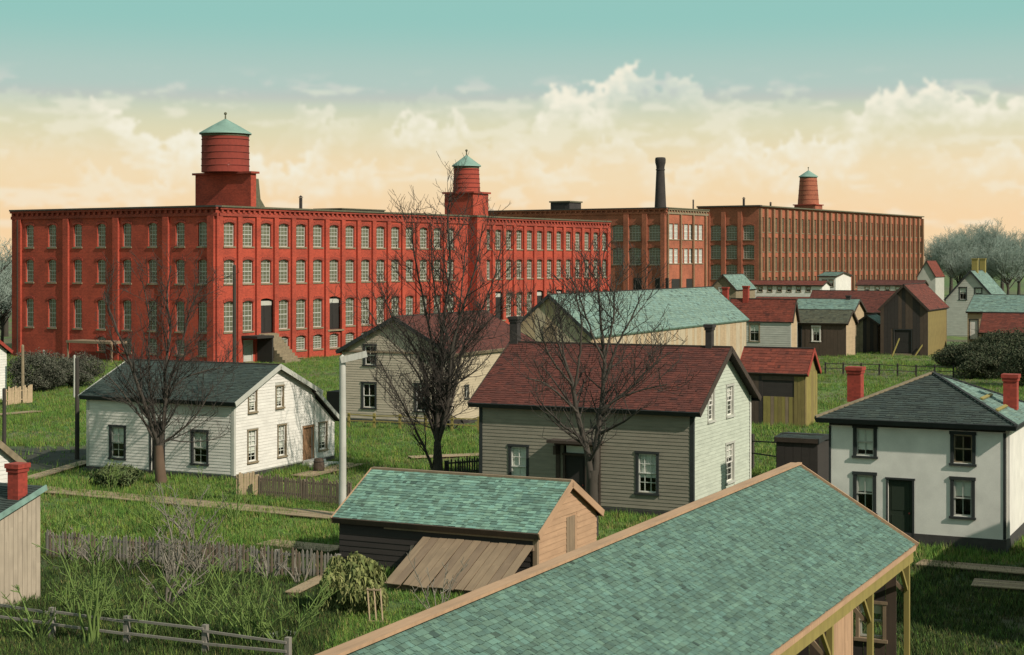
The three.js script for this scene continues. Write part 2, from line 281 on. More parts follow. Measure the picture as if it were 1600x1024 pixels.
// Surveys a gabled or hipped building: cr = [u, v] of its front right ground corner
function survey(q, fr = FV) {
  const C = q.d ? at(q.cr[0], q.d) : G(q.cr[0], q.cr[1]); const Lx = q.L ?? lenTo(C, fr.mp, q.uL), W = q.W ?? lenTo(C, fr.u, q.uR);
  const eh = q.eh ?? hAt(C, q.vE); const pk = q.axis === 'x' ? C.clone().addScaledVector(fr.u, W / 2) : C.clone().addScaledVector(fr.mp, Lx / 2); const rh = q.rh ?? hAt(pk, q.vR);
  const onFront = r => { const a = -lenTo(C, fr.mp, r[0]), b = -lenTo(C, fr.mp, r[2]), P = C.clone().addScaledVector(fr.mp, -(a + b) / 2); return { x0: a, x1: b, y0: hAt(P, r[3]), y1: hAt(P, r[1]) }; };
  const onRight = r => { const a = lenTo(C, fr.u, r[0]), b = lenTo(C, fr.u, r[2]), P = C.clone().addScaledVector(fr.u, (a + b) / 2); return { x0: a, x1: b, y0: hAt(P, r[3]), y1: hAt(P, r[1]) }; };
  console.log(q.name, 'L', Lx.toFixed(2), 'W', W.toFixed(2), 'eave', eh.toFixed(2), 'ridge', rh.toFixed(2), 'depth', (-C.z).toFixed(1));
  return { C, L: Lx, W, eh, rh, onFront, onRight };
}
function shell(parent, s, axis, wm, holes, t = .15) {                // four walls with real openings
  const f = faces(s.L, s.W), { L: Lx, W, eh, rh } = s, hl = a => (a || []).map(o => rect(o.x0, o.x1, o.y0, o.y1));
  const fr = axis === 'x' ? rect(-Lx, 0, 0, eh) : [[-Lx, 0], [0, 0], [0, eh], [-Lx / 2, rh], [-Lx, eh]];
  const bk = axis === 'x' ? rect(0, Lx, 0, eh) : [[0, 0], [Lx, 0], [Lx, eh], [Lx / 2, rh], [0, eh]];
  const rt = axis === 'x' ? [[t, 0], [W - t, 0], [W - t, eh], [W / 2, rh], [t, eh]] : rect(t, W - t, 0, eh);
  const lt = rt.map(([x, y]) => [-W + (x), y]);
  part('wall', poly(fr, hl(holes.front), t), wm.front || wm, parent, f.front); part('wall', poly(rt, hl(holes.right), t), wm.right || wm, parent, f.right);
  part('wall', poly(lt, null, t), wm.left || wm.front || wm, parent, f.left); part('wall', poly(bk, null, t), wm.back || wm.front || wm, parent, f.back);
  return f;
}
const pad = (o, c = .1) => ({ x0: o.x0 - c, x1: o.x1 + c, y0: o.y0 - c, y1: o.y1 + c });

// ------------------------------------------------------------------ the ground: one sheet to the horizon
{
  const axis = (lo, hi, a, b, step) => { const r = []; for (let x = a; x <= b + 1e-6; x += step) r.push(x); let s = step * 2, x = b; while (x < hi) { x = Math.min(hi, x + s); r.push(x); s *= 1.5; } s = step * 2; x = a; while (x > lo) { x = Math.max(lo, x - s); r.unshift(x); s *= 1.5; } return r; };
  const xs = axis(-4000, 4000, -70, 110, 1.1), zs = axis(-5000, 600, -260, -8, 1.1), nx = xs.length, nz = zs.length, pos = [], col = [], uv = [], idx = [];
  for (const z of zs) for (const x of xs) {
    pos.push(x, 0, z); uv.push(x, z);
    const n = fbm(x * .11 + 40, z * .11 + 80, 4, 3), m = fbm(x * .33 + 9, z * .33 + 5, 3, 8), dirt = sstep(.52, .66, fbm(x * .16 + 7, z * .16 + 3, 4, 19));
    let c = mix([.068, .135, .021], [.14, .215, .035], sstep(.35, .65, n)); c = mix(c, [.22, .21, .06], .55 * sstep(.55, .75, m));
    c = mix(c, [.14, .11, .065], .6 * dirt); if (z < -150 && x < 60) c = mix(c, [.13, .085, .06], .5 * sstep(.42, .6, m));
    const scrubShade = sstep(-4, -7, x + z * .02 + 3 * (n - .5)) * sstep(-63, -58, z + 5 * (m - .5)) + sstep(8, 10, x + 3 * (m - .5)) * sstep(-60, -55, z + 4 * (n - .5)); c = mix(c, mix([.030, .052, .014], [.055, .05, .03], sstep(.4, .62, m)), .8 * clamp(scrubShade));  // dark scrub grass and soil, plus yard shade painted into the colour
    const bed = sstep(-20, -22, x + 2 * (n - .5)) * sstep(-94, -92, z + 2 * (m - .5)) * sstep(-81, -83, z + 2 * (n - .5)); c = mix(c, [.035, .028, .02], .9 * bed);   // a darker strip of ground at the left
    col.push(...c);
  }
  for (let j = 0; j + 1 < nz; j++) for (let i = 0; i + 1 < nx; i++) { const a = j * nx + i; idx.push(a, a + nx, a + 1, a + 1, a + nx, a + nx + 1); }
  const g = new THREE.BufferGeometry(); g.setAttribute('position', new THREE.Float32BufferAttribute(pos, 3)); g.setAttribute('uv', new THREE.Float32BufferAttribute(uv, 2)); g.setAttribute('color', new THREE.Float32BufferAttribute(col, 3)); g.setIndex(idx); g.computeVertexNormals();
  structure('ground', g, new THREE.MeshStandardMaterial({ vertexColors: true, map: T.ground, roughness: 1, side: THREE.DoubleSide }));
}
// plank walks: raised strips of boards
function plankWalk(a, b, w, n, seed, material = M.walk) {
  const o = new THREE.Group(); o.name = numbered('boardwalk'); o.userData.kind = 'structure'; scene.add(o); const r = rng(seed);
  const d = b.clone().sub(a), len = d.length(); o.position.copy(a); o.rotation.y = Math.atan2(-d.z, d.x);
  part('bearer', merge([bx(0, len, 0, .10, -w / 2 + .1, -w / 2 + .2), bx(0, len, 0, .10, w / 2 - .2, w / 2 - .1)]), M.brownBoard, o);
  for (let k = 0; k < n; k++) for (let x = 0; x < len - .2;) { const l = Math.min(len - x, 3.2 + r() * 1.2); part('plank', boxUV(bx(x + .006, x + l - .006, .104, .135 + r() * .012, -w / 2 + w * k / n + .01, -w / 2 + w * (k + 1) / n - .01), r() * 5), r() < .25 ? M.oldPlank : material, o); x += l; }
  return o;
}
// ------------------------------------------------------------------ the works: three ranges of brick
const fwGeo = {};
function factoryWindow(parent, m, x0, x1, y0, y1, o = {}) {            // sash window under a brick arch: window > pane, sill, arch
  const w = x1 - x0, h = y1 - y0, rise = o.rise ?? .18, key = [w.toFixed(2), h.toFixed(2), rise, o.nx, o.ny].join('|'); let g = fwGeo[key];
  if (!g) {
    const nx = o.nx ?? 3, ny = o.ny ?? 6, z = -.24, b = [], t = .055; const top = h - rise * .75;
    b.push(bx(-w / 2 + .002, -w / 2 + .09, 0, top, z - .03, z + .05), bx(w / 2 - .09, w / 2 - .002, 0, top, z - .03, z + .05), bx(-w / 2 + .09, w / 2 - .09, 0, .09, z - .029, z + .049), bx(-w / 2 + .002, w / 2 - .002, top, h - .012, z - .03, z + .04), bx(-w / 2 + .09, w / 2 - .09, h * .5 - .05, h * .5 + .05, z - .028, z + .048));
    for (let i = 1; i < nx; i++) { const x = -w / 2 + w * i / nx; b.push(bx(x - t / 2, x + t / 2, .09, top, z - .02, z + .03)); }
    for (let j = 1; j < ny; j++) if (j * 2 !== ny) { const y = h * j / ny; b.push(bx(-w / 2 + .09, w / 2 - .09, y - t / 2, y + t / 2, z - .019, z + .029)); }
    const pane = new THREE.PlaneGeometry(w, h); pane.translate(0, h / 2, z - .005);
    const arch = []; const N = 6; for (let i = 0; i < N; i++) { const a = i / N, c = (i + 1) / N, xa = -w / 2 - .12 + (w + .24) * a, xc = -w / 2 - .12 + (w + .24) * c, ya = h - rise + (rise + .02) * Math.sin(Math.PI * (a + c) / 2) + .005; arch.push(bx(xa, xc, ya, ya + .28, .002, .07 + .001 * i)); }
    g = fwGeo[key] = { f: merge(b), p: boxUV(pane), s: boxUV(bx(-w / 2 - .1, w / 2 + .1, -.16, -.002, -.2, .10)), a: merge(arch) };
  }
  const win = part('window', g.f, o.frame || M.offwhite, parent, place(m, (x0 + x1) / 2, y0)); part('pane', g.p, o.glass || M.dustyGlass, win); part('sill', g.s, o.sill || M.stone, win); if (o.arch !== false) part('arch', g.a, o.archMat || M.brickDark, win); return win;
}
function loadingDoor(parent, m, x0, x1, y0, y1, arch = .25) {
  const w = x1 - x0, h = y1 - y0; const d = part('loading_door', merge([bx(-w / 2, -.02, 0, h - arch, -.36, -.30), bx(.02, w / 2, 0, h - arch, -.36, -.30), bx(-w / 2, w / 2, h - arch, h, -.37, -.31), bx(-w / 2 + .1, -.12, .2, h * .45, -.30, -.28), bx(.12, w / 2 - .1, .2, h * .45, -.30, -.28)]), M.doorDark, parent, place(m, (x0 + x1) / 2, y0));
  part('transom', merge([bx(-w / 2 + .06, w / 2 - .06, h - .75, h - arch - .03, -.30, -.27)]), M.offwhite, d); part('sill', boxUV(bx(-w / 2 - .1, w / 2 + .1, -.18, -.002, -.3, .3)), M.stone, d); return d;
}
function cornice(parent, m, x0, x1, h, mat1, mat2, step = .75) {          // corbel table and coping
  const c = part('cornice', merge([bx(x0, x1, h - .95, h - .62, .002, .16), bx(x0, x1, h - .28, h - .06, .002, .28)]), mat1, parent, m), d = [];
  for (let x = x0 + .2; x < x1 - .3; x += step) d.push(bx(x, x + .3, h - .62, h - .28, .002, .22)); stuff(part('corbels', merge(d), mat1, c));
  part('coping', boxUV(bx(x0, x1, h - .058, h + .12, -.5, .40)), mat2, c); return c;
}
const farther = (C, fr, s, t = 0) => C.clone().addScaledVector(fr.u, s).addScaledVector(fr.mp, t);
// --- range with the corner tower: wing across the front, long side running away to the right
const CF = at(336, 164), hA = 16.0;
{
  const Lw = lenTo(CF, FF.mp, 18), Lf = lenTo(CF, FF.u, 952), D = 18, t = .45;
  console.log('factory', Lw.toFixed(1), Lf.toFixed(1));
  const o = thing('factory', 'long four-storey red brick factory with rows of arched sash windows and brick piers', 'factory', CF, FF.th);
  const fr = IDENT, rt = faces(0, 0).right;
  const rows = [[12.0, 14.45], [8.2, 10.65], [3.3, 6.4], [.95, 2.5]];
  const wingCols = [46, 81, 121, 158, 198, 238, 281, 316].map(u => -lenTo(CF, FF.mp, u));
  const holesF = [], wF = [];
  wingCols.forEach((x, i) => rows.forEach(([a, b], r) => { if (r === 3 && i < 3) return; wF.push([x - .62, x + .62, a, b]); holesF.push(archRect(x - .62, x + .62, a, b, .18)); }));
  part('wall', poly(rect(-Lw, 0, 0, hA), holesF, t), M.brick, o, fr);
  for (const [a, b, c, d] of wF) factoryWindow(o, fr, a, b, c, d);
  // long side
  const cols = []; { const s0 = lenTo(CF, FF.u, 358), s1 = lenTo(CF, FF.u, 704), n = 14; for (let i = 0; i <= n; i++) cols.push(s0 + (s1 - s0) * i / n); const a = lenTo(CF, FF.u, 761), b = lenTo(CF, FF.u, 944), k = 12; for (let i = 0; i <= k; i++) cols.push(a + (b - a) * i / k); }
  const holesR = [], wR = [], doors = [], half = .80;
  cols.forEach((x, i) => rows.forEach(([a, b], r) => {
    if (r === 2 && (i === 2 || i === 6 || i === 16 || i === 20 || i === 22)) { doors.push([x - 1.3, x + 1.3, 2.95, 6.6]); holesR.push(archRect(x - 1.3, x + 1.3, 2.95, 6.6, .25)); return; }
    if (r === 3 && (i < 3 || i > 12)) return;
    wR.push([x - half, x + half, a, b]); holesR.push(archRect(x - half, x + half, a, b, .18));
  }));
  holesR.push(rect(cols[1] - .7, cols[1] + .7, .1, 2.3));
  part('wall', poly(rect(t, Lf, 0, hA), holesR, t), M.brick, o, rt);
  for (const [a, b, c, d] of wR) factoryWindow(o, rt, a, b, c, d);
  for (const [a, b, c, d] of doors) loadingDoor(o, rt, a, b, c, d);
  // piers
  for (const u of [30, 104, 182, 260]) { const x = -lenTo(CF, FF.mp, u); part('pier', boxUV(bx(x - .4, x + .4, 0, hA - .97, .003, .24)), M.brick, o, fr); }
  part('pier', boxUV(bx(-.9, -.02, 0, hA - .97, .003, .24)), M.brick, o, fr);
  for (let i = 0; i < cols.length - 1; i++) if (i !== 14) { const x = (cols[i] + cols[i + 1]) / 2; part('pier', boxUV(bx(x - .32, x + .32, 0, hA - .97, .003, .24)), M.brick, o, rt); }
  part('pier', boxUV(bx(.02, .9, 0, hA - .97, .003, .24)), M.brick, o, rt); part('pier', boxUV(bx(Lf - .8, Lf, 0, hA - .97, .003, .24)), M.brick, o, rt);
  cornice(o, fr, -Lw, .40, hA, M.brickDark, M.tar, .8); cornice(o, rt, .52, Lf, hA, M.brickDark, M.coping, .8);
  part('plinth', boxUV(bx(-Lw, -.92, 0, .55, .002, .12)), M.brickDark, o, fr);
  // hidden sides and roof
  part('wall', boxUV(bx(-Lw, -Lw + t, 0, hA, -D, -t)), M.brick, o); part('wall', boxUV(bx(-Lw + t, -D, 0, hA, -D, -D + t)), M.brick, o);
  part('wall', boxUV(bx(-D, -D + t, 0, hA, -Lf, -D)), M.brick, o); part('wall', boxUV(bx(-D + t, -t, 0, hA, -Lf, -Lf + t)), M.brick, o);
  const rf = poly([[-Lw + t, t], [-t, t], [-t, Lf - t], [-D + t, Lf - t], [-D + t, D - t], [-Lw + t, D - t]], null, .3); rf.rotateX(-Math.PI / 2); rf.translate(0, hA - .5, 0); part('roof', boxUV(rf), M.tar, o);
  for (const y of [11.2, 7.5, 2.8]) { const fl = poly([[-Lw + t, t], [-t, t], [-t, Lf - t], [-D + t, Lf - t], [-D + t, D - t], [-Lw + t, D - t]], null, .3); fl.rotateX(-Math.PI / 2); fl.translate(0, y, 0); part('floor', boxUV(fl), M.darkBoard, o); }
  // stair shaft breaking forward from the long side
  { const a = lenTo(CF, FF.u, 731), b = lenTo(CF, FF.u, 746); part('stair_shaft', boxUV(bx(a, b, 0, hA - .1, .003, 1.4)), M.brick, o, rt); part('shaft_coping', boxUV(bx(a - .1, b + .1, hA - .098, hA + .122, .41, 1.5)), M.coping, o, rt); }
  // outside stair below the first loading door, porch at the corner door
  { const x = cols[2], st = []; for (let k = 0; k < 9; k++) st.push(bx(x - 1.2, x + 1.2, k * .32, k * .32 + .319, .3, 3.6 - k * .36)); part('stair', merge(st), M.stone, o, rt); }
  makeDoor(o, rt, cols[1] - .62, cols[1] + .62, .16, 2.25, { mat: M.offwhite, trim: M.offwhite });
  part('porch', merge([bx(cols[1] - 1.3, cols[1] + 1.3, 2.6, 2.85, .3, 2.4), bx(cols[1] + 1.1, cols[1] + 1.3, 0, 2.6, .3, 2.3)]), M.doorDark, o, rt);
  part('porch', merge([bx(-Lw * .62, -Lw * .40, 1.9, 2.15, .3, 2.6), bx(-Lw * .62, -Lw * .62 + .15, 0, 1.9, 2.3, 2.45), bx(-Lw * .40 - .15, -Lw * .40, 0, 1.9, 2.3, 2.45)]), M.oldPlank, o, fr);
  part('rain_pipe', boxUV(bx(-Lw + 1.2, -Lw + 1.32, .3, hA - 1, .25, .36)), M.trimBrown, o, fr);
}
// --- middle block
const CB = at(1040, 268), hB = 19.1;
{
  const t = .45, Lb = lenTo(CB, FF.mp, 745), W = lenTo(CB, FF.u, 1106), fr = IDENT, rt = faces(0, 0).right;
  const o = thing('factory_block', 'taller dark brick factory block behind the long range, pale window bands on its lit side', 'factory', CB, FF.th, undefined);
  const holes = [], ws = []; const fx = u => -lenTo(CB, FF.mp, u);
  for (const u of [966, 992, 1023]) for (const [a, b] of [[13.8, 16.4], [9.8, 12.6]]) { const x = fx(u); ws.push([x - 1.1, x + 1.1, a, b]); holes.push(archRect(x - 1.1, x + 1.1, a, b, .2)); }
  part('wall', poly(rect(-Lb, 0, 0, hB), holes, t), M.brickFar, o, fr); for (const [a, b, c, d] of ws) factoryWindow(o, fr, a, b, c, d, { nx: 4, ny: 6, archMat: M.brickFar });
  for (const u of [979, 1008]) { const x = fx(u); part('pier', boxUV(bx(x - .45, x + .45, 0, hB - .97, .003, .3)), M.brickFar, o, fr); }
  part('pier', boxUV(bx(-.8, -.02, 0, hB - .97, .003, .3)), M.brickFar, o, fr);
  for (const u of [1000, 1034]) { const x = fx(u); part('loading_door', boxUV(bx(x - 1.2, x + 1.2, 4.2, 7.6, -.2, .03)), M.doorDark, o, fr); }
  const s0 = lenTo(CB, FF.u, 1045), s1 = lenTo(CB, FF.u, 1099), hr = [], wr = [], n = 7;
  for (let i = 0; i < n; i++) for (const [a, b] of [[14.0, 16.6], [10.0, 12.5]]) { const x = s0 + (s1 - s0) * (i + .5) / n, w = (s1 - s0) / n * .42; wr.push([x - w, x + w, a, b]); hr.push(rect(x - w, x + w, a, b)); }
  part('wall', poly(rect(t, W, 0, hB), hr, t), M.brickFar, o, rt); for (const [a, b, c, d] of wr) factoryWindow(o, rt, a, b, c, d, { nx: 2, ny: 4, rise: .02, arch: false, frame: M.white, glass: M.paleGlass });
  for (const f of [0, 1 / 3, 2 / 3, 1]) { const x = s0 - .6 + (s1 - s0 + 1.2) * f; part('pier', boxUV(bx(x - .22, x + .22, 0, hB - .97, .003, .3)), M.brickFarPier, o, rt); }
  for (const f of [.2, .62]) { const x = s0 + (s1 - s0) * f; part('loading_door', boxUV(bx(x - 1.6, x + 1.6, 4.3, 7.4, -.2, .03)), M.doorDark, o, rt); }
  cornice(o, fr, -Lb, .40, hB, M.brickFar, M.tar, 1); cornice(o, rt, .52, W, hB, M.stone, M.coping, 1);
  part('wall', boxUV(bx(-Lb, -Lb + t, 0, hB, -W, -t)), M.brickFar, o); part('wall', boxUV(bx(-Lb + t, -t, 0, hB, -W, -W + t)), M.brickFar, o); part('roof', boxUV(bx(-Lb + t, -t, hB - .8, hB - .5, -W + t, -t)), M.tar, o);
  const P = farther(CB, FF, 5, 22); const hut = thing('roof_hut', 'small dark square hut standing on the factory roof left of the tall chimney', 'roof hut', [P.x, hB - .5, P.z], FF.th);
  part('wall', boxUV(bx(-1.9, 1.9, 0, 1.9, -2, 2)), M.ash, hut); part('roof', boxUV(bx(-2.1, 2.1, 1.902, 2.15, -2.2, 2.2)), M.coping, hut); part('louvre', boxUV(bx(-1.2, 1.2, .6, 1.5, 2.002, 2.08)), M.doorDark, hut);
}
// --- far block
const CC = at(1185, 329), hC = 21.3;
{
  const t = .45, Lc = lenTo(CC, FF.mp, 1090), W = lenTo(CC, FF.u, 1441), fr = IDENT, rt = faces(0, 0).right;
  console.log('blockC', Lc.toFixed(1), W.toFixed(1));
  const o = thing('factory_block', 'long brown brick factory block with closely set piers at the far right', 'factory', CC, FF.th);
  const holes = [], ws = [], fx = u => -lenTo(CC, FF.mp, u);
  for (const u of [1119, 1143, 1170]) for (const [a, b] of [[14.6, 17.6], [10.8, 13.6], [6.6, 9.6]]) { const x = fx(u); ws.push([x - 1.2, x + 1.2, a, b]); holes.push(archRect(x - 1.2, x + 1.2, a, b, .2)); }
  part('wall', poly(rect(-Lc, 0, 0, hC), holes, t), M.brickFar, o, fr); for (const [a, b, c, d] of ws) factoryWindow(o, fr, a, b, c, d, { nx: 4, ny: 6, archMat: M.brickFar });
  for (const u of [1107, 1131, 1157]) { const x = fx(u); part('pier', boxUV(bx(x - .45, x + .45, 0, hC - .97, .003, .35)), M.brickFar, o, fr); }
  const n = 29, hr = [], wr = [], st = W / n; for (let i = 0; i < n; i++) for (const [a, b] of [[16.2, 19.2], [12.2, 15.1], [8.2, 11.1], [4.0, 7.0]]) { const x = (i + .5) * st, w = st * .30; wr.push([x - w, x + w, a, b]); hr.push(rect(x - w, x + w, a, b)); }
  part('wall', poly(rect(t, W, 0, hC), hr, t), M.brickFar, o, rt);
  for (const [a, b, c, d] of wr) factoryWindow(o, rt, a, b, c, d, { nx: 3, ny: 4, rise: .02, arch: false, frame: M.stone });
  for (let i = 0; i <= n; i++) { const x = Math.min(Math.max(i * st, .46), W - .4); part('pier', boxUV(bx(x - .38, x + .38, 0, hC - .4, .003, .55)), M.brickFarPier, o, rt); }
  part('coping', boxUV(bx(-Lc, .62, hC + .002, hC + .3, -.5, .5)), M.tar, o, fr); part('coping', boxUV(bx(.52, W, hC + .002, hC + .25, -.5, .62)), M.coping, o, rt);
  part('wall', boxUV(bx(-Lc, -Lc + t, 0, hC, -W, -t)), M.brickFar, o); part('wall', boxUV(bx(-Lc + t, -t, 0, hC, -W, -W + t)), M.brickFar, o); part('roof', boxUV(bx(-Lc + t, -t, hC - .8, hC - .5, -W + t, -t)), M.tar, o);
}
// --- towers, stack and roof gear
function tankTower(label, P, base, pw, pl, ph, r0, r1, th, ch, tankMat, baseMat, off = [0, 0], lean = false) {
  const o = thing('water_tower', label, 'water tower', [P.x, base, P.z], FF.th);
  part('pedestal', boxUV(bx(-pw, 0, 0, ph, -pl, 0)), baseMat, o); part('pedestal_coping', merge([bx(-pw - .25, .25, ph + .002, ph + .22, -pl - .25, .25)]), M.brickDark, o);
  const cx = -pw / 2 + off[0], cz = -pl / 2 + off[1], y0 = ph + .23, m = new THREE.Matrix4().makeTranslation(cx, y0, cz);
  const tk = new THREE.CylinderGeometry(r1, r0, th, 40, 1); tk.translate(0, th / 2, 0); const tank = part('tank', boxUV(tk), tankMat, o, m); tank.geometry.computeVertexNormals();
  { const g = new THREE.CylinderGeometry(r1, r0, th, 40, 1); g.translate(0, th / 2, 0); tank.geometry = g; const uv = g.attributes.uv; for (let i = 0; i < uv.count; i++) uv.setXY(i, uv.getX(i) * r0 * 6.28, uv.getY(i) * th); }
  for (let k = 1; k < 6; k++) { const f = k / 6, rr = r0 + (r1 - r0) * f + .02; const h = new THREE.TorusGeometry(rr, .045, 5, 40); h.rotateX(Math.PI / 2); h.translate(0, th * f, 0); part('hoop', h, M.hoop, tank); }
  const band = new THREE.CylinderGeometry(r1 + .05, r1 + .05, .35, 40, 1, true); band.translate(0, th - .2, 0); part('band', band, M.coping, tank);
  const cone = new THREE.LatheGeometry([[r1 + .28, -.12], [r1 + .28, .02], [r1 * .62, ch * .48], [r1 * .2, ch * .85], [.05, ch]].map(q => new THREE.Vector2(q[0], q[1])), 32); cone.translate(0, th, 0); part('roof', cone, M.copper, o, m);
  const fin = new THREE.CylinderGeometry(.05, .09, .8, 8); fin.translate(0, th + ch + .3, 0); const ball = new THREE.SphereGeometry(.16, 10, 8); ball.translate(0, th + ch + .55, 0); part('finial', merge([fin, ball]), M.coping, o, m);
  return o;
}
{
  const P1 = farther(CF, FF, 6.0, .6); const k = -P1.z / F, w = lenTo(P1, FF.mp, 305), l = lenTo(P1, FF.u, 400), y = v => H + (V0 - v) * k;
  const t1 = tankTower('large red round water tank on a square brick pedestal at the factory corner', P1, hA - .5, w, l, y(268) - hA + .3, 2.5, 2.45, y(203) - y(265), y(180) - y(203), M.tank, M.brick);
  part('stair_hood', (() => { const g = poly([[0, 0], [2.2, 0], [.9, 1.5], [.6, 3.6], [0, 3.6]], null, 1.6); g.rotateY(Math.PI / 2); return boxUV(g); })(), M.coping, t1, new THREE.Matrix4().makeTranslation(-.2, 0, -l - .02));
  const s2 = lenTo(CF, FF.u, 733), P2 = farther(CF, FF, s2, -.6), k2 = -P2.z / F, y2 = v => H + (V0 - v) * k2;
  tankTower('slimmer red water tank tower halfway along the factory front', P2, hA + .13, 4.3, 3.4, y2(302) - hA - .13, 1.72, 1.55, y2(258) - y2(300), y2(241) - y2(258), M.tankFar, M.brick, [0, 0]);
  const P3 = farther(CC, FF, lenTo(CC, FF.u, 1284), 1.5), k3 = -P3.z / F, y3 = v => H + (V0 - v) * k3;
  tankTower('tapered water tower with a domed green cap on the far right block', P3, hC - .5, 4.9, 4.2, y3(317) - hC, 2.35, 1.85, y3(273) - y3(317), y3(263) - y3(273), M.brickFar, M.brickFar);
  // smoke stack
  const PS = farther(CB, FF, 8, 8.5), ks = -PS.z / F, ys = v => H + (V0 - v) * ks, top = ys(246); const X = (1032 - U0) * ks; PS.x = X;
  const st = thing('factory_chimney', 'tall tapering brick factory chimney with a flared top', 'chimney', [PS.x, 0, PS.z]);
  const lathe = (pts, mtl, n) => part(n, (() => { const g = new THREE.LatheGeometry(pts.map(q => new THREE.Vector2(...q)), 28), uv = g.attributes.uv, p = g.attributes.position; for (let i = 0; i < uv.count; i++) uv.setXY(i, uv.getX(i) * 6, p.getY(i)); return g; })(), mtl, st);
  lathe([[1.35, 0], [1.02, hB], [.70, top - 2.0]], M.ash, 'shaft'); lathe([[.70, top - 2.0], [.74, top - 1.5], [.90, top - .9], [.92, top - .35], [.84, top - .05], [.62, top], [.5, top - .6]], M.ash, 'crown'); lathe([[.71, top - 2.25], [.79, top - 2.2], [.79, top - 2.05], [.71, top - 2.0]], M.ash, 'band');
  // vents and pipes
  const pipe = (C, s, t, base, r, h, label) => { const P = farther(C, FF, s, t), o = thing('vent_pipe', label, 'vent pipe', [P.x, base, P.z]); const g = new THREE.CylinderGeometry(r, r, h, 10); g.translate(0, h / 2, 0); part('pipe', g, M.ash, o); const c = new THREE.ConeGeometry(r * 1.6, r * 1.4, 10); c.translate(0, h + r * .9, 0); part('cap', c, M.ash, o); };
  pipe(CF, lenTo(CF, FF.u, 492), 2, hA - .5, .18, 1.9, 'lone thin vent pipe on the factory roof between the two red tanks');
  pipe(CC, 5, 17, hC - .5, .16, 2.2, 'thin vent pipe on the far block roof, nearest to the tall chimney'); pipe(CC, 4, 5, hC - .5, .24, 2.3, 'vent pipe near the corner of the far block roof'); pipe(CC, 13, 3, hC - .5, .2, 1.6, 'short vent pipe on the far block just past its corner');
  const PK = farther(CF, FF, lenTo(CF, FF.u, 600), 2.2), sk = thing('skylight', 'low flat skylight on the factory roof left of the middle tank', 'skylight', [PK.x, hA - .5, PK.z], FF.th);
  part('curb', boxUV(bx(-4, 0, 0, .85, -3, 5)), M.ash, sk); part('cover', boxUV(bx(-4.1, .1, .852, .98, -3.1, 5.1)), M.coping, sk);
}
// ------------------------------------------------------------------ the houses, nearest ones board by board
const cornerBoards = (o, f, Lx, W, eh, m) => { part('corner_board', merge([bx(-.13, .035, .25, eh - .05, .001, .034), bx(.001, .034, .25, eh - .05, -.13, 0)]), m, o); part('corner_board', boxUV(bx(-Lx - .034, -Lx + .13, .25, eh - .05, .001, .034)), m, o); part('corner_board', boxUV(bx(W - .13, W, .25, eh - .05, .001, .034)), m, o, f.right); };
const flat = k => () => k;
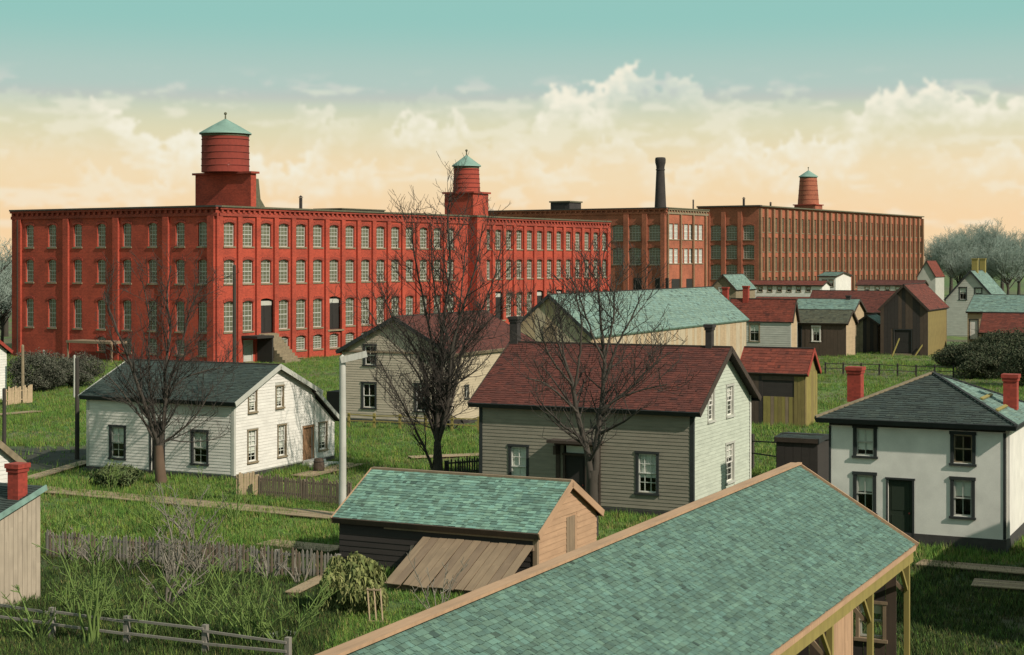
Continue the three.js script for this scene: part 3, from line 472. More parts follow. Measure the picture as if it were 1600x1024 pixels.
// white saltbox house at the left, lean-to behind
{
  const s = survey({ name: 'white house', cr: [365, 752], uL: 136, W: 7.2, vE: 628, vR: 573, axis: 'x' });
  const o = thing('house', 'low white clapboard house with dark green roof, behind the bare forked tree', 'house', s.C, FV.th);
  const fw = [[173, 668, 194, 715], [301, 676, 323, 724]].map(s.onFront), rw = [[388, 612, 400, 643], [431, 604, 442, 636], [387, 673, 401, 721], [434, 665, 446, 712]].map(s.onRight);
  const W0 = s.W; const tot = lenTo(s.C, FV.u, 522), dr = s.onRight([474, 668, 488, 726]), w5 = s.onRight([498, 661, 510, 702]), fd = s.onFront([236, 662, 255, 742]);
  console.log('white house total depth', tot.toFixed(2), 'door', dr.x0.toFixed(2), dr.x1.toFixed(2), dr.y0.toFixed(2), dr.y1.toFixed(2));
  const ehL = hAt(s.C.clone().addScaledVector(FV.u, tot), 657);
  const holesMain = [...rw, dr].filter(q => q.x1 < W0), holesLean = [w5, ...rw.filter(q => q.x1 >= W0)];
  const f = shell(o, s, 'x', M.offwhite, { front: [...fw, fd], right: holesMain });
  part('wall', poly([[W0 + .002, 0], [tot, 0], [tot, ehL], [W0 + .002, s.eh - .35]], holesLean.map(q => rect(Math.max(q.x0, W0 + .1), q.x1, q.y0, q.y1)), .15), M.white, o, f.right);
  part('wall', boxUV(bx(-s.L, -s.L + .15, 0, ehL, -tot, -W0 - .002)), M.offwhite, o); part('wall', boxUV(bx(-s.L + .15, -.15, 0, ehL, -tot, -tot + .15)), M.offwhite, o);
  for (const w of fw) makeWindow(o, f.front, w.x0, w.x1, w.y0, w.y1, { nx: 2, ny: 2, blind: .55 });
  for (const w of [...rw, w5]) makeWindow(o, f.right, w.x0, w.x1, w.y0, w.y1, { nx: 2, ny: 3, blind: .75, casing: .05, trim: M.stone, sash: M.white });
  makeDoor(o, f.right, dr.x0, dr.x1, dr.y0, dr.y1, { mat: M.doorTan, trim: M.doorTan }); makeDoor(o, f.front, fd.x0, fd.x1, fd.y0, fd.y1, { mat: M.doorDark, trim: M.trimDark });
  clapboards(o, f.front, .3, s.eh, flat(-s.L + .13), flat(-.13), [...fw, fd].map(q => pad(q, .11)), M.whiteBoard, .15, 11);
  const k = (s.rh - s.eh) / (W0 / 2), xr = y => y <= s.eh ? W0 : W0 - (y - s.eh) / k, xl = y => y <= s.eh ? .13 : Math.max(.13, (y - s.eh) / k);
  clapboards(o, f.right, .3, s.rh - .1, xl, xr, [...rw, dr].map(q => pad(q, .1)), M.white, .15, 12);
  clapboards(o, f.right, .3, ehL, flat(W0 + .02), flat(tot), [dr, w5, ...rw].map(q => pad(q, .1)), M.white, .15, 13);
  cornerBoards(o, f, s.L, W0, s.eh, M.offwhite); part('foundation', boxUV(bx(-s.L - .02, .02, 0, .24, -tot - .02, .04)), M.foundation, o);
  gableRoof(o, s.L, W0, s.eh, s.rh, 'x', { sh: S.darkGreen, seed: 21, oe: .3, og: .28, verge: M.offwhite, eaveMat: M.trimDark, expo: .16, wid: .22 });
  { const y0 = ehL + .05, run = tot - W0 + .35, rise = s.eh - .05 - y0, sl = Math.hypot(run, rise) + .3, ey = V3(0, rise / Math.hypot(run, rise), run / Math.hypot(run, rise)); const d = slope(o, V3(.28, y0 - .05, -tot - .35), V3(-1, 0, 0), ey, sl, [0, s.L + .5], [0, s.L + .5], M.darkBoard, S.darkGreen, { seed: 25, name: 'lean_to_roof' }); part('verge_board', boxUV(bx(-.05, -.004, -.03, sl, -.16, .04)), M.offwhite, d); }
  part('doorstep', merge([bx(dr.x0 - .3, dr.x1 + .5, 0, .16, .04, 1.3), bx(dr.x0 - .1, dr.x1 + .2, .161, .32, .04, .7)]), M.white, o, f.right);
}
// grey clapboard house in the middle
{
  const s = survey({ name: 'grey house', cr: [1083, 812], uL: 750, uR: 1172, vE: 640, vR: 546, axis: 'x' });
  const o = thing('house', 'grey-olive clapboard house with steep dark red roof and pale green gable, behind the green shed', 'house', s.C, FV.th);
  const fw = [[798, 699, 823, 760], [997, 710, 1026, 770]].map(s.onFront), fd = s.onFront([880, 692, 918, 797]), rw = [[1106, 611, 1115, 657], [1135, 604, 1145, 649], [1134, 694, 1146, 752]].map(s.onRight);
  const f = shell(o, s, 'x', { front: M.greyBoard, right: M.gableBoard }, { front: [...fw, fd], right: rw });
  makeWindow(o, f.front, fw[0].x0, fw[0].x1, fw[0].y0, fw[0].y1, { nx: 2, ny: 2, blind: .85, sash: M.white }); makeWindow(o, f.front, fw[1].x0, fw[1].x1, fw[1].y0, fw[1].y1, { nx: 3, ny: 2, blind: .62, sash: M.white });
  for (const w of rw) makeWindow(o, f.right, w.x0, w.x1, w.y0, w.y1, { nx: 2, ny: 3, blind: .4, casing: .08, trim: M.offwhite, sash: M.white });
  const dd = makeDoor(o, f.front, fd.x0 + .1, fd.x1 - .1, fd.y0, fd.y1 - .55, { mat: M.doorDark, trim: M.trimBrown }); part('transom', boxUV(bx(-(fd.x1 - fd.x0) / 2 + .12, (fd.x1 - fd.x0) / 2 - .12, fd.y1 - fd.y0 - .44, fd.y1 - fd.y0 - .05, -.1, -.06)), M.blind, dd);
  part('door_hood', merge([bx(fd.x0 - .45, fd.x1 + .75, fd.y1 + .02, fd.y1 + .14, .04, .75), bx(fd.x0 - .35, fd.x1 + .65, fd.y1 - .12, fd.y1 + .018, .04, .16), bx(fd.x0 - .25, fd.x0 - .13, fd.y1 - .5, fd.y1 - .122, .04, .5), bx(fd.x1 + .4, fd.x1 + .52, fd.y1 - .5, fd.y1 - .122, .04, .5)]), M.trimBrown, o, f.front);
  part('pilaster', boxUV(bx(fd.x0 - .3, fd.x0 - .12, .3, fd.y1 - .13, .03, .1)), M.trimBrown, o, f.front); part('pilaster', boxUV(bx(fd.x1 + .42, fd.x1 + .6, .3, fd.y1 - .13, .03, .1)), M.trimBrown, o, f.front);
  clapboards(o, f.front, .3, s.eh, flat(-s.L + .13), flat(-.13), [...fw.map(q => pad(q, .11)), { x0: fd.x0 - .31, x1: fd.x1 + .61, y0: 0, y1: fd.y1 + .02 }], M.greyBoard, .15, 31);
  const k = (s.rh - s.eh) / (s.W / 2); clapboards(o, f.right, .3, s.rh - .1, y => Math.max(.13, (y - s.eh) / k), y => Math.min(s.W - .13, s.W - (y - s.eh) / k), rw.map(q => pad(q, .09)), M.gableBoard, .15, 32);
  cornerBoards(o, f, s.L, s.W, s.eh, M.trimDark); part('corner_board', boxUV(bx(s.W - .12, s.W + .01, .25, s.eh, .035, .06)), M.white, o, f.right);
  part('foundation', boxUV(bx(-s.L - .02, .02, 0, .24, -s.W - .02, .04)), M.foundation, o); part('doorstep', boxUV(bx(fd.x0 - .3, fd.x1 + .3, 0, .2, .05, 1.1)), M.stone, o, f.front);
  gableRoof(o, s.L, s.W, s.eh, s.rh, 'x', { sh: S.red, seed: 41, oe: .38, og: .38, verge: M.trimBrown, eaveMat: M.trimDark, expo: .16, wid: .2, ridgeMat: M.trimBrown });
  const onRidge = u => -lenTo(s.C.clone().addScaledVector(FV.u, s.W / 2), FV.mp, u);
  chimney(o, onRidge(805), s.rh - .4, -s.W / 2, .38, .4, 1.65, M.ash); chimney(o, onRidge(1109), s.rh - .4, -s.W / 2, .28, .34, 1.45, M.ash);
}
// beige house with its gable to the front
{
  const s = survey({ name: 'beige house', cr: [706, 668], uL: 535, W: 12.5, vE: 552, vR: 497, axis: 'z' });
  const o = thing('house', 'beige clapboard house with front gable and dull red roof, behind the tallest bare tree', 'house', s.C, FV.th);
  const fw = [[567, 600, 586, 637], [650, 602, 664, 642], [570, 541, 586, 570]].map(s.onFront), rw = [[726, 604, 731, 622]].map(s.onRight);
  const f = shell(o, s, 'z', { front: M.beigeBoard, right: M.tanPlaster }, { front: fw, right: rw });
  for (const w of fw) makeWindow(o, f.front, w.x0, w.x1, w.y0, w.y1, { nx: 2, ny: 1, casing: .12, sash: M.white, trim: M.trimDark }); for (const w of rw) makeWindow(o, f.right, w.x0, w.x1, w.y0, w.y1, { nx: 1, ny: 1, casing: .08 });
  const k = (s.rh - s.eh) / (s.L / 2); clapboards(o, f.front, .3, s.rh - .1, y => Math.max(-s.L + .13, -s.L + (y - s.eh) / k), y => Math.min(-.13, -(y - s.eh) / k), fw.map(q => pad(q, .13)), M.beigeBoard, .16, 51);
  clapboards(o, f.right, .3, s.eh, flat(.13), flat(s.W), rw.map(q => pad(q, .09)), M.tanPlaster, .16, 52);
  cornerBoards(o, f, s.L, s.W, s.eh, M.beigeBoard); part('foundation', boxUV(bx(-s.L - .02, .02, 0, .24, -s.W - .02, .04)), M.foundation, o); part('string_course', boxUV(bx(-s.L, 0, s.eh - .12, s.eh, .036, .07)), M.oldPlank, o, f.front);
  gableRoof(o, s.L, s.W, s.eh, s.rh, 'z', { sh: S.red, seed: 61, oe: .3, og: .35, verge: M.trimDark, eaveMat: M.stone, expo: .18, wid: .24 });
  const P = bx(-s.L - 1.6, -s.L - .1, 0, 1.9, -3.4, -.6); part('shadow_block', boxUV(P), M.darkBoard, o);  // dark block added for the shade on the house's left side
}
// long barn with a pale green roof
{
  const s = survey({ name: 'barn', cr: [925, 0], d: 128, L: 7.2, uR: 1166, eh: hAt(at(925, 128), 524), vR: 462, axis: 'z' });
  const o = thing('barn', 'long tan barn with a pale green roof between the red roofs and the factory', 'barn', s.C, FV.th);
  const f = shell(o, s, 'z', { front: M.tan, right: M.tanPlaster }, {});
  planks(o, f.right, .05, s.W - .05, .1, flat(s.eh), .62, [M.tanPlaster, M.tanPlaster, M.tan], 71);
  const k = (s.rh - s.eh) / (s.L / 2); planks(o, f.front, -s.L + .05, -.05, .1, x => x > -s.L / 2 ? s.eh - x * k : s.eh + (x + s.L) * k, .45, [M.tan, M.tanPlaster], 72);
  gableRoof(o, s.L, s.W, s.eh, s.rh, 'z', { sh: S.tealFar, seed: 73, oe: .3, og: .3, verge: M.trimDark, eaveMat: M.copper, expo: .25, wid: .4, tone: .12 });
  part('gable_door', boxUV(bx(-s.L / 2 - .6, -s.L / 2 + .6, s.eh - 1.2, s.eh + .6, .03, .07)), M.oldPlank, o, f.front);
}
// white square house with a hipped roof at the right
{
  const s = survey({ name: 'hip house', cr: [1572, 868], uL: 1296, vE: 664, W: 6.4, rh: 1, axis: 'x' }); const pk = s.C.clone().addScaledVector(FV.mp, s.L / 2).addScaledVector(FV.u, s.W / 2); s.rh = hAt(pk, 584);
  const o = thing('house', 'white plastered two-storey house with a dark green hipped roof at the right edge', 'house', s.C, FV.th);
  const fw = [[1338, 670, 1366, 712], [1490, 680, 1520, 724], [1338, 743, 1365, 800], [1490, 751, 1519, 807]].map(s.onFront), fd = s.onFront([1388, 750, 1426, 846]);
  const s2 = { ...s, rh: s.eh }; const f = shell(o, s2, 'x', M.white, { front: [...fw, fd] });
  fw.forEach((w, i) => makeWindow(o, f.front, w.x0, w.x1, w.y0, w.y1, { nx: 2, ny: 1, casing: .11, blind: i === 0 ? .8 : i === 1 ? 0 : .45, sash: i === 1 ? M.stone : M.offwhite }));
  makeDoor(o, f.front, fd.x0, fd.x1, fd.y0, fd.y1, { mat: M.doorGreen, trim: M.trimDark, casing: .07 });
  part('foundation', boxUV(bx(-s.L - .03, .03, 0, .55, -s.W - .03, .03)), M.foundation, o); part('corner_board', boxUV(bx(-.09, .012, .56, s.eh - .3, .002, .03)), M.trimDark, o, f.front); part('corner_board', boxUV(bx(-s.L - .012, -s.L + .07, .56, s.eh - .3, .002, .03)), M.trimDark, o, f.front);
  part('frieze', boxUV(bx(-s.L, 0, s.eh - .28, s.eh - .02, .002, .06)), M.trimDark, o, f.front); part('drain_pipe', boxUV(bx(.1, .2, .6, s.eh, .03, .12)), M.white, o, f.right);
  const oe = .42, x0 = -s.L - oe, x1 = oe, z0 = oe, z1 = -s.W - oe, ye = s.eh, A = V3((x0 + x1) / 2, s.rh, (z0 + z1) / 2);
  const hip = (a, b, sh, seed) => { const ex = b.clone().sub(a), w = ex.length(); ex.normalize(); const r = A.clone().sub(a), t = r.dot(ex), up = r.clone().addScaledVector(ex, -t), len = up.length(); up.normalize(); const d = slope(o, a, ex, up, len, [0, w], [t, t], M.darkBoard, sh, { seed, expo: .17, wid: .22, t: .07 }); part('fascia', boxUV(bx(0, w, -.05, -.004, -.17, .025)), M.trimDark, d); return d; };
  const a = V3(x0, ye, z0), b = V3(x1, ye, z0), c = V3(x1, ye, z1), d = V3(x0, ye, z1); hip(a, b, S.slate, 81); const rs = hip(b, c, S.tealFar, 82); hip(c, d, S.slate, 83); hip(d, a, S.slate, 84);  // right slope gets paler shingles: its sunlight is put into the colour
  for (const [q, w] of [[a, M.stone], [b, M.trimDark], [c, M.trimDark], [d, M.stone]]) part('hip_board', boxUV(bar(q.clone().add(V3(0, .04, 0)), A.clone().add(V3(0, .05, 0)), .14, .07)), w, o);
  part('roof_ladder', merge([bx(1.2, 3.4, .9, 1.02, .04, .10), bx(2.3, 4.6, 1.7, 1.82, .04, .10)]), M.olivePlank || M.ochre, rs);
  const PL = s.C.clone().addScaledVector(FV.mp, s.L - .9).addScaledVector(FV.u, s.W - 1.2); const xu = -lenTo(s.C.clone().addScaledVector(FV.u, s.W - 1.5), FV.mp, 1337);
  chimney(o, xu, ye + .2, -s.W + 1.5, .55, .55, hAt(s.C.clone().addScaledVector(FV.u, s.W - 1.5).addScaledVector(FV.mp, -xu), 574) - ye - .2, M.redBrick, M.redBrick);
  const xr = -lenTo(s.C.clone().addScaledVector(FV.u, s.W * .55), FV.mp, 1580); chimney(o, xr, ye, -s.W * .55, .5, .5, hAt(s.C.clone().addScaledVector(FV.u, s.W * .55), 586) - ye, M.redBrick, M.redBrick);
}
// small shed with weathered green shingles in front
{
  const s = survey({ name: 'small shed', cr: [838, 918], uL: 530, uR: 932, vE: 833, vR: 756, axis: 'x' });
  const o = thing('shed', 'small wooden shed with weathered pale green shingle roof in the foreground', 'shed', s.C, FV.th);
  const f = shell(o, s, 'x', { front: M.darkBoard, right: M.pinkClap, left: M.darkBoard, back: M.darkBoard }, {}, .08); const k = (s.rh - s.eh) / (s.W / 2), ps = (u) => lenTo(s.C, FV.u, u); const d0 = ps(884), d1 = ps(901);
  clapboards(o, f.front, .02, s.eh, flat(-s.L + .02), flat(-.02), [], M.darkBoard, .2, 91, 'board');  // front boards near-black: the shed's shadow side is put into the colour
  clapboards(o, f.right, .02, s.rh - .08, y => Math.max(.02, (y - s.eh) / k), y => Math.min(s.W - .02, s.W - (y - s.eh) / k), [{ x0: d0, x1: d1, y0: 0, y1: 1.95 }], M.pinkClap, .2, 92, 'board');
  planks(o, f.right, d0 + .02, d1 - .02, .05, flat(1.93), .24, [M.pinkBoard, M.oldPlank], 93, [], 'door_plank');
  part('corner_board', merge([bx(-.1, .05, 0, s.eh, .03, .05), bx(.03, .05, 0, s.eh, -.1, .03)]), M.oldPlank, o);
  gableRoof(o, s.L, s.W, s.eh, s.rh, 'x', { sh: S.tealOld, seed: 95, oe: .22, og: .16, verge: M.pinkBoard, eaveMat: M.brownBoard, deck: M.brownBoard, expo: .15, wid: .19, tone: .38, ridgeMat: M.oldPlank });
  // plank lean-to roof on the front of the shed
  const C2 = s.C, lf = u => -lenTo(C2, FV.mp, u), xa = lf(662), xb = lf(836), yTop = s.eh - .42, Pl = s.C.clone().addScaledVector(FV.mp, -xa), run = -lenTo(Pl, FV.u, 600), yLow = Math.max(.25, hAt(Pl.clone().addScaledVector(FV.u, -run), 946)); console.log('lean-to', run, yLow, yTop);
  const l = thing('lean_to', 'sloping lean-to roof of long brown planks against the shed front', 'lean-to', s.C, FV.th); const r = rng(99), n = 13, dx = (xb - xa) / n;
  part('beam', boxUV(bx(xa, xb, yTop - .16, yTop - .04, .04, .16)), M.oldPlank2, l); part('beam', boxUV(bx(xa, xb, yLow - .2, yLow - .06, run - .3, run - .18)), M.oldPlank2, l); for (const x of [xa + .1, (xa + xb) / 2, xb - .1]) part('post', boxUV(bx(x - .06, x + .06, 0, yLow - .2, run - .3, run - .18)), M.oldPlank2, l);
  for (let i = 0; i < n; i++) { const a = V3(xa + dx * (i + .5), yTop + (r() - .5) * .03, .06), b = V3(xa + dx * (i + .5) + (r() - .5) * .03, yLow + (r() - .5) * .04, run + (r() - .5) * .2); part('plank', boxUV(bar(a, b, dx - .03, .035), r() * 9), r() < .4 ? M.oldPlank2 : M.oldPlank, l); }
  part('batten', boxUV(bx(xa - 1.5, xb, s.eh - .26, s.eh - .16, .04, .09)), M.oldPlank, l);
}
// the open shed under the camera: long shingled roof on posts
{
  const E = at(1430, 41.0), eh = hAt(E, 852), Wd = 6.05, near = 29, C = E.clone().addScaledVector(FV.u, -near); const R = E.clone().addScaledVector(FV.mp, Wd / 2), rh = hAt(R, 727);
  console.log('open shed eave', eh.toFixed(2), 'ridge', rh.toFixed(2));
  const o = thing('open_shed', 'long open-sided shed with green shingle roof and ochre posts in the near foreground', 'shed', C, FV.th);
  const sl = Math.hypot(Wd / 2, rh - eh), cu = Wd / 2 / sl, si = (rh - eh) / sl, inset = .45;
  const single = []; const want = (a, e, y0, y1, Q, c) => { if (a > 10.2 && a < 14.2 && y0 > sl - 1.4 && single.length < 300) { single.push([Q, c]); return true; } return false; };
  const d1 = slope(o, V3(0, eh, 0), V3(0, 0, -1), V3(-cu, si, 0), sl, [0, near], [0, near], M.oldPlank, S.teal, { seed: 101, expo: .11, wid: .115, tone: .27, t: .06, skip: want });
  for (const [Q, c] of single) { const b = new Build(); b.quad(...Q, c); const [A, B, Cc, D] = Q, lo = q => V3(q.x, q.y, 0); b.quad(lo(A), lo(B), B, A, c); b.tri(B, lo(B), Cc, c); b.tri(lo(A), A, D, c); part('shingle', b.geo(), S.teal, d1).position.z = .001; }
  slope(o, V3(-Wd, eh, -near), V3(0, 0, 1), V3(cu, si, 0), sl, [0, near], [0, near], M.oldPlank, S.teal, { seed: 103, expo: .27, wid: .4, t: .06 });
  part('ridge_board', merge([bar(V3(-Wd / 2 - .09, rh + .03, .05), V3(-Wd / 2 - .09, rh + .03, -near - .05), .2, .05), bar(V3(-Wd / 2 + .05, rh + .045, .05), V3(-Wd / 2 + .05, rh + .045, -near - .05), .12, .05)]), M.pinkBoard, o);
  part('verge_board', boxUV(bar(V3(.05, eh - .04, -near - .03), V3(-Wd / 2, rh - .03, -near - .03), .05, .2)), M.pinkBoard, o); part('verge_board', boxUV(bar(V3(-Wd - .05, eh - .04, -near - .03), V3(-Wd / 2, rh - .03, -near - .03), .05, .2)), M.pinkBoard, o);
  part('gutter_board', boxUV(bx(-.03, .03, eh - .12, eh - .012, -near, 0)), M.pinkBoard, o);
  part('eave_beam', boxUV(bx(-inset - .08, -inset + .08, eh - .32, eh - .06 + .0, -near + .05, 0)), M.ochre, o); part('fascia', boxUV(bx(-.09, -.04, eh - .42, eh - .07, -near, 0)), M.ochre, o);
  const pu = u => -lenTo(C, FV.u, u); const posts = [1425, 1372, 1310, 1244, 1150, 1030].map((u, i) => i ? pu(u) : -near + .12);
  for (const z of posts) { part('post', boxUV(bx(-.24, -.11, 0, eh - .2, z - .065, z + .065)), M.ochre, o); part('brace', boxUV(bar(V3(-.26, eh - 1.15, z), V3(-1.1, eh - .3, z), .09, .09)), M.oldPlank, o); part('brace', boxUV(bar(V3(-.175, eh - 1.1, z + .06), V3(-.175, eh - .44, z + .75), .08, .08)), M.ochre, o); }
  // back wall, end wall and boarded bay
  planks(o, new THREE.Matrix4().makeTranslation(-Wd + .3, 0, 0).multiply(new THREE.Matrix4().makeRotationY(Math.PI / 2)), 0, near - .1, 0, flat(eh), .3, [M.brownBoard, M.darkBoard], 107, [], 'board');
  const endM = new THREE.Matrix4().makeTranslation(0, 0, -near + .3); const win = { x0: -1.35, x1: -.72, y0: 1.15, y1: 2.0 };
  planks(o, endM, -Wd + .35, -.4, 0, x => eh - .1 + Math.min(-x, Wd + x) * si / cu, .28, [M.brownBoard, M.darkBoard], 108, [pad(win, .05)], 'board');
  makeWindow(o, endM, win.x0, win.x1, win.y0, win.y1, { casing: .07, nx: 1, ny: 1, trim: M.oldPlank, blind: .3 });
  const za = pu(1352), zb = pu(1314); planks(o, new THREE.Matrix4().makeTranslation(-.3, 0, 0).multiply(new THREE.Matrix4().makeRotationY(Math.PI / 2)), -zb, -za, 0, flat(eh - .55), .29, [M.pinkBoard], 109, [], 'panel_board');
  for (let z = -1; z > -near; z -= 2.4) part('tie_beam', boxUV(bx(-Wd + .3, -.3, eh - .42, eh - .28, z - .07, z + .07)), M.brownBoard, o);
}
// shed of upright boards at the left edge: its end wall faces right, its roof falls towards the camera
{
  const fr = FV, Pf = G(62, 937), n0 = -lenTo(Pf, fr.u, 0), hHi = hAt(Pf, 767), P0 = Pf.clone().addScaledVector(fr.u, -n0), h0 = hAt(P0, 806), sl = (hHi - h0) / n0, W = Math.min(5, hHi / sl * .62), L0 = 5;
  const C = Pf.clone().addScaledVector(fr.u, -W), hLo = hHi - sl * W; console.log('left shed', hHi.toFixed(2), hLo.toFixed(2), W.toFixed(2));
  const o = thing('shed', 'beige shed of upright boards with a sloping dark roof at the left edge', 'shed', C, fr.th), f = faces(L0, W);
  part('wall', boxUV(bx(-L0, 0, 0, hLo, -.08, 0)), M.paleBoard, o); part('wall', poly([[.08, 0], [W - .08, 0], [W - .08, hHi - .1], [.08, hLo]], null, .08), M.paleBoard, o, f.right); part('wall', boxUV(bx(-L0, 0, 0, hHi - .1, -W, -W + .08)), M.paleBoard, o); part('wall', boxUV(bx(-L0, -L0 + .08, 0, hLo, -W + .08, -.08)), M.paleBoard, o);
  planks(o, f.right, 0, W, .02, x => hLo + x * sl - .02, .2, [M.paleBoard, M.paleBoard, M.paleBoard, M.oldPlank], 111); planks(o, f.front, -L0, 0, .02, flat(hLo), .22, [M.paleBoard, M.oldPlank], 112);
  const ln = Math.hypot(W + .3, (W + .3) * sl); const d = slope(o, V3(-L0, hLo - .15 * sl + .08, .15), V3(1, 0, 0), V3(0, (W + .3) * sl / ln, -(W + .3) / ln), ln, [0, L0 + .1], [0, L0 + .1], M.darkBoard, S.slate, { seed: 113 }); part('verge_board', boxUV(bx(L0 + .104, L0 + .15, -.02, ln, -.12, .05)), M.copper, d);
  const cz = -W + .7, cx = -lenTo(C.clone().addScaledVector(fr.u, W - .7), fr.mp, 27); chimney(o, cx, hHi - .7 * sl - .08, cz, .42, .42, hAt(Pf, 722) - hHi + .7 * sl + .08, M.redBrick, M.redBrick);
  // white cottage whose far slope shows behind it
  const Q = at(26, 62), s = { L: 6, W: 6, eh: hAt(Q, 722), rh: hAt(Q, 722) + 2.1 }, q = thing('cottage', 'white cottage gable cut by the left edge behind the beige board shed', 'house', Q.clone().addScaledVector(fr.u, -s.W), fr.th); const fc = shell(q, s, 'x', M.white, {}), kc = (s.rh - s.eh) / (s.W / 2);
  clapboards(q, fc.right, .2, s.rh - .1, y => Math.max(.02, (y - s.eh) / kc), y => Math.min(s.W - .02, s.W - (y - s.eh) / kc), [], M.white, .16, 114); gableRoof(q, s.L, s.W, s.eh, s.rh, 'x', { sh: S.slate, seed: 115, verge: M.stone, oe: .25, og: .2 });
}
{
  const Q = G(10, 625), s = { L: 7, W: 7, eh: hAt(Q, 547), rh: hAt(Q, 547) + 2.2 }; const o = thing('house', 'white house with a red roof cut by the left edge in front of the factory', 'house', Q.clone().addScaledVector(FV.u, -s.W), FV.th); const f = shell(o, s, 'x', M.white, {});
  gableRoof(o, s.L, s.W, s.eh, s.rh, 'x', { sh: S.redFar, seed: 117, verge: M.redBrick }); clapboards(o, f.right, .1, s.eh, flat(.02), flat(s.W - .02), [], M.white, .2, 118);
}
// ------------------------------------------------------------------ farther village at the right
function farHouse(q) {
  const s = survey(q), o = thing(q.kind || 'house', q.label, q.cat || 'house', s.C, FV.th, q.group); const fw = (q.fw || []).map(s.onFront), rw = (q.rw || []).map(s.onRight), fd = (q.fd || []).map(s.onFront), rd = (q.rd || []).map(s.onRight);
  const f = shell(o, s, q.axis, q.wall, { front: [...fw, ...fd], right: [...rw, ...rd] });
  for (const w of fw) makeWindow(o, f.front, w.x0, w.x1, w.y0, w.y1, { nx: 2, ny: 1, casing: .12, trim: q.trim || M.offwhite, blind: .4 }); for (const w of rw) makeWindow(o, f.right, w.x0, w.x1, w.y0, w.y1, { nx: 2, ny: 1, casing: .12, trim: q.trim || M.offwhite });
  for (const w of fd) makeDoor(o, f.front, w.x0, w.x1, Math.max(.15, w.y0), w.y1, { mat: q.doorMat }); for (const w of rd) makeDoor(o, f.right, w.x0, w.x1, Math.max(.15, w.y0), w.y1, { mat: q.doorMat });
  const k = (s.rh - s.eh) / ((q.axis === 'x' ? s.W : s.L) / 2), op = [...fw, ...fd].map(w => pad(w, .13));
  if (q.boards === 'up') planks(o, f.front, -s.L, 0, .02, q.axis === 'x' ? flat(s.eh) : x => s.eh + Math.min(-x, s.L + x) * k, .4, q.boardMats || [q.wall.front || q.wall], q.seed + 3, op);
  else if (q.boards !== 'none') clapboards(o, f.front, .15, q.axis === 'x' ? s.eh : s.rh - .1, y => q.axis === 'x' ? -s.L + .02 : Math.max(-s.L + .02, -s.L + (y - s.eh) / k), y => q.axis === 'x' ? -.02 : Math.min(-.02, -(y - s.eh) / k), op, q.wall.front || q.wall, .24, q.seed + 4);
  gableRoof(o, s.L, s.W, s.eh, s.rh, q.axis, { sh: q.sh, seed: q.seed, expo: q.expo ?? .24, wid: q.wid ?? .35, oe: q.oe ?? .3, og: q.og ?? .25, verge: q.verge || M.trimBrown, eaveMat: q.eaveMat || M.trimBrown });
  for (const c of q.ch || []) { const P = q.axis === 'x' ? s.C.clone().addScaledVector(FV.u, s.W / 2) : s.C.clone().addScaledVector(FV.mp, s.L / 2); let x, z; if (q.axis === 'x') { x = -lenTo(P, FV.mp, c[0]); z = -s.W / 2; } else { x = -s.L / 2; z = -lenTo(P, FV.u, c[0]); } const PP = s.C.clone().addScaledVector(FV.mp, -x).addScaledVector(FV.u, -z); chimney(o, x, s.rh - .5, z, c[2] || .6, c[2] || .6, hAt(PP, c[1]) - s.rh + .5, c[3] || M.redBrick); }
  return { o, s, f };
}
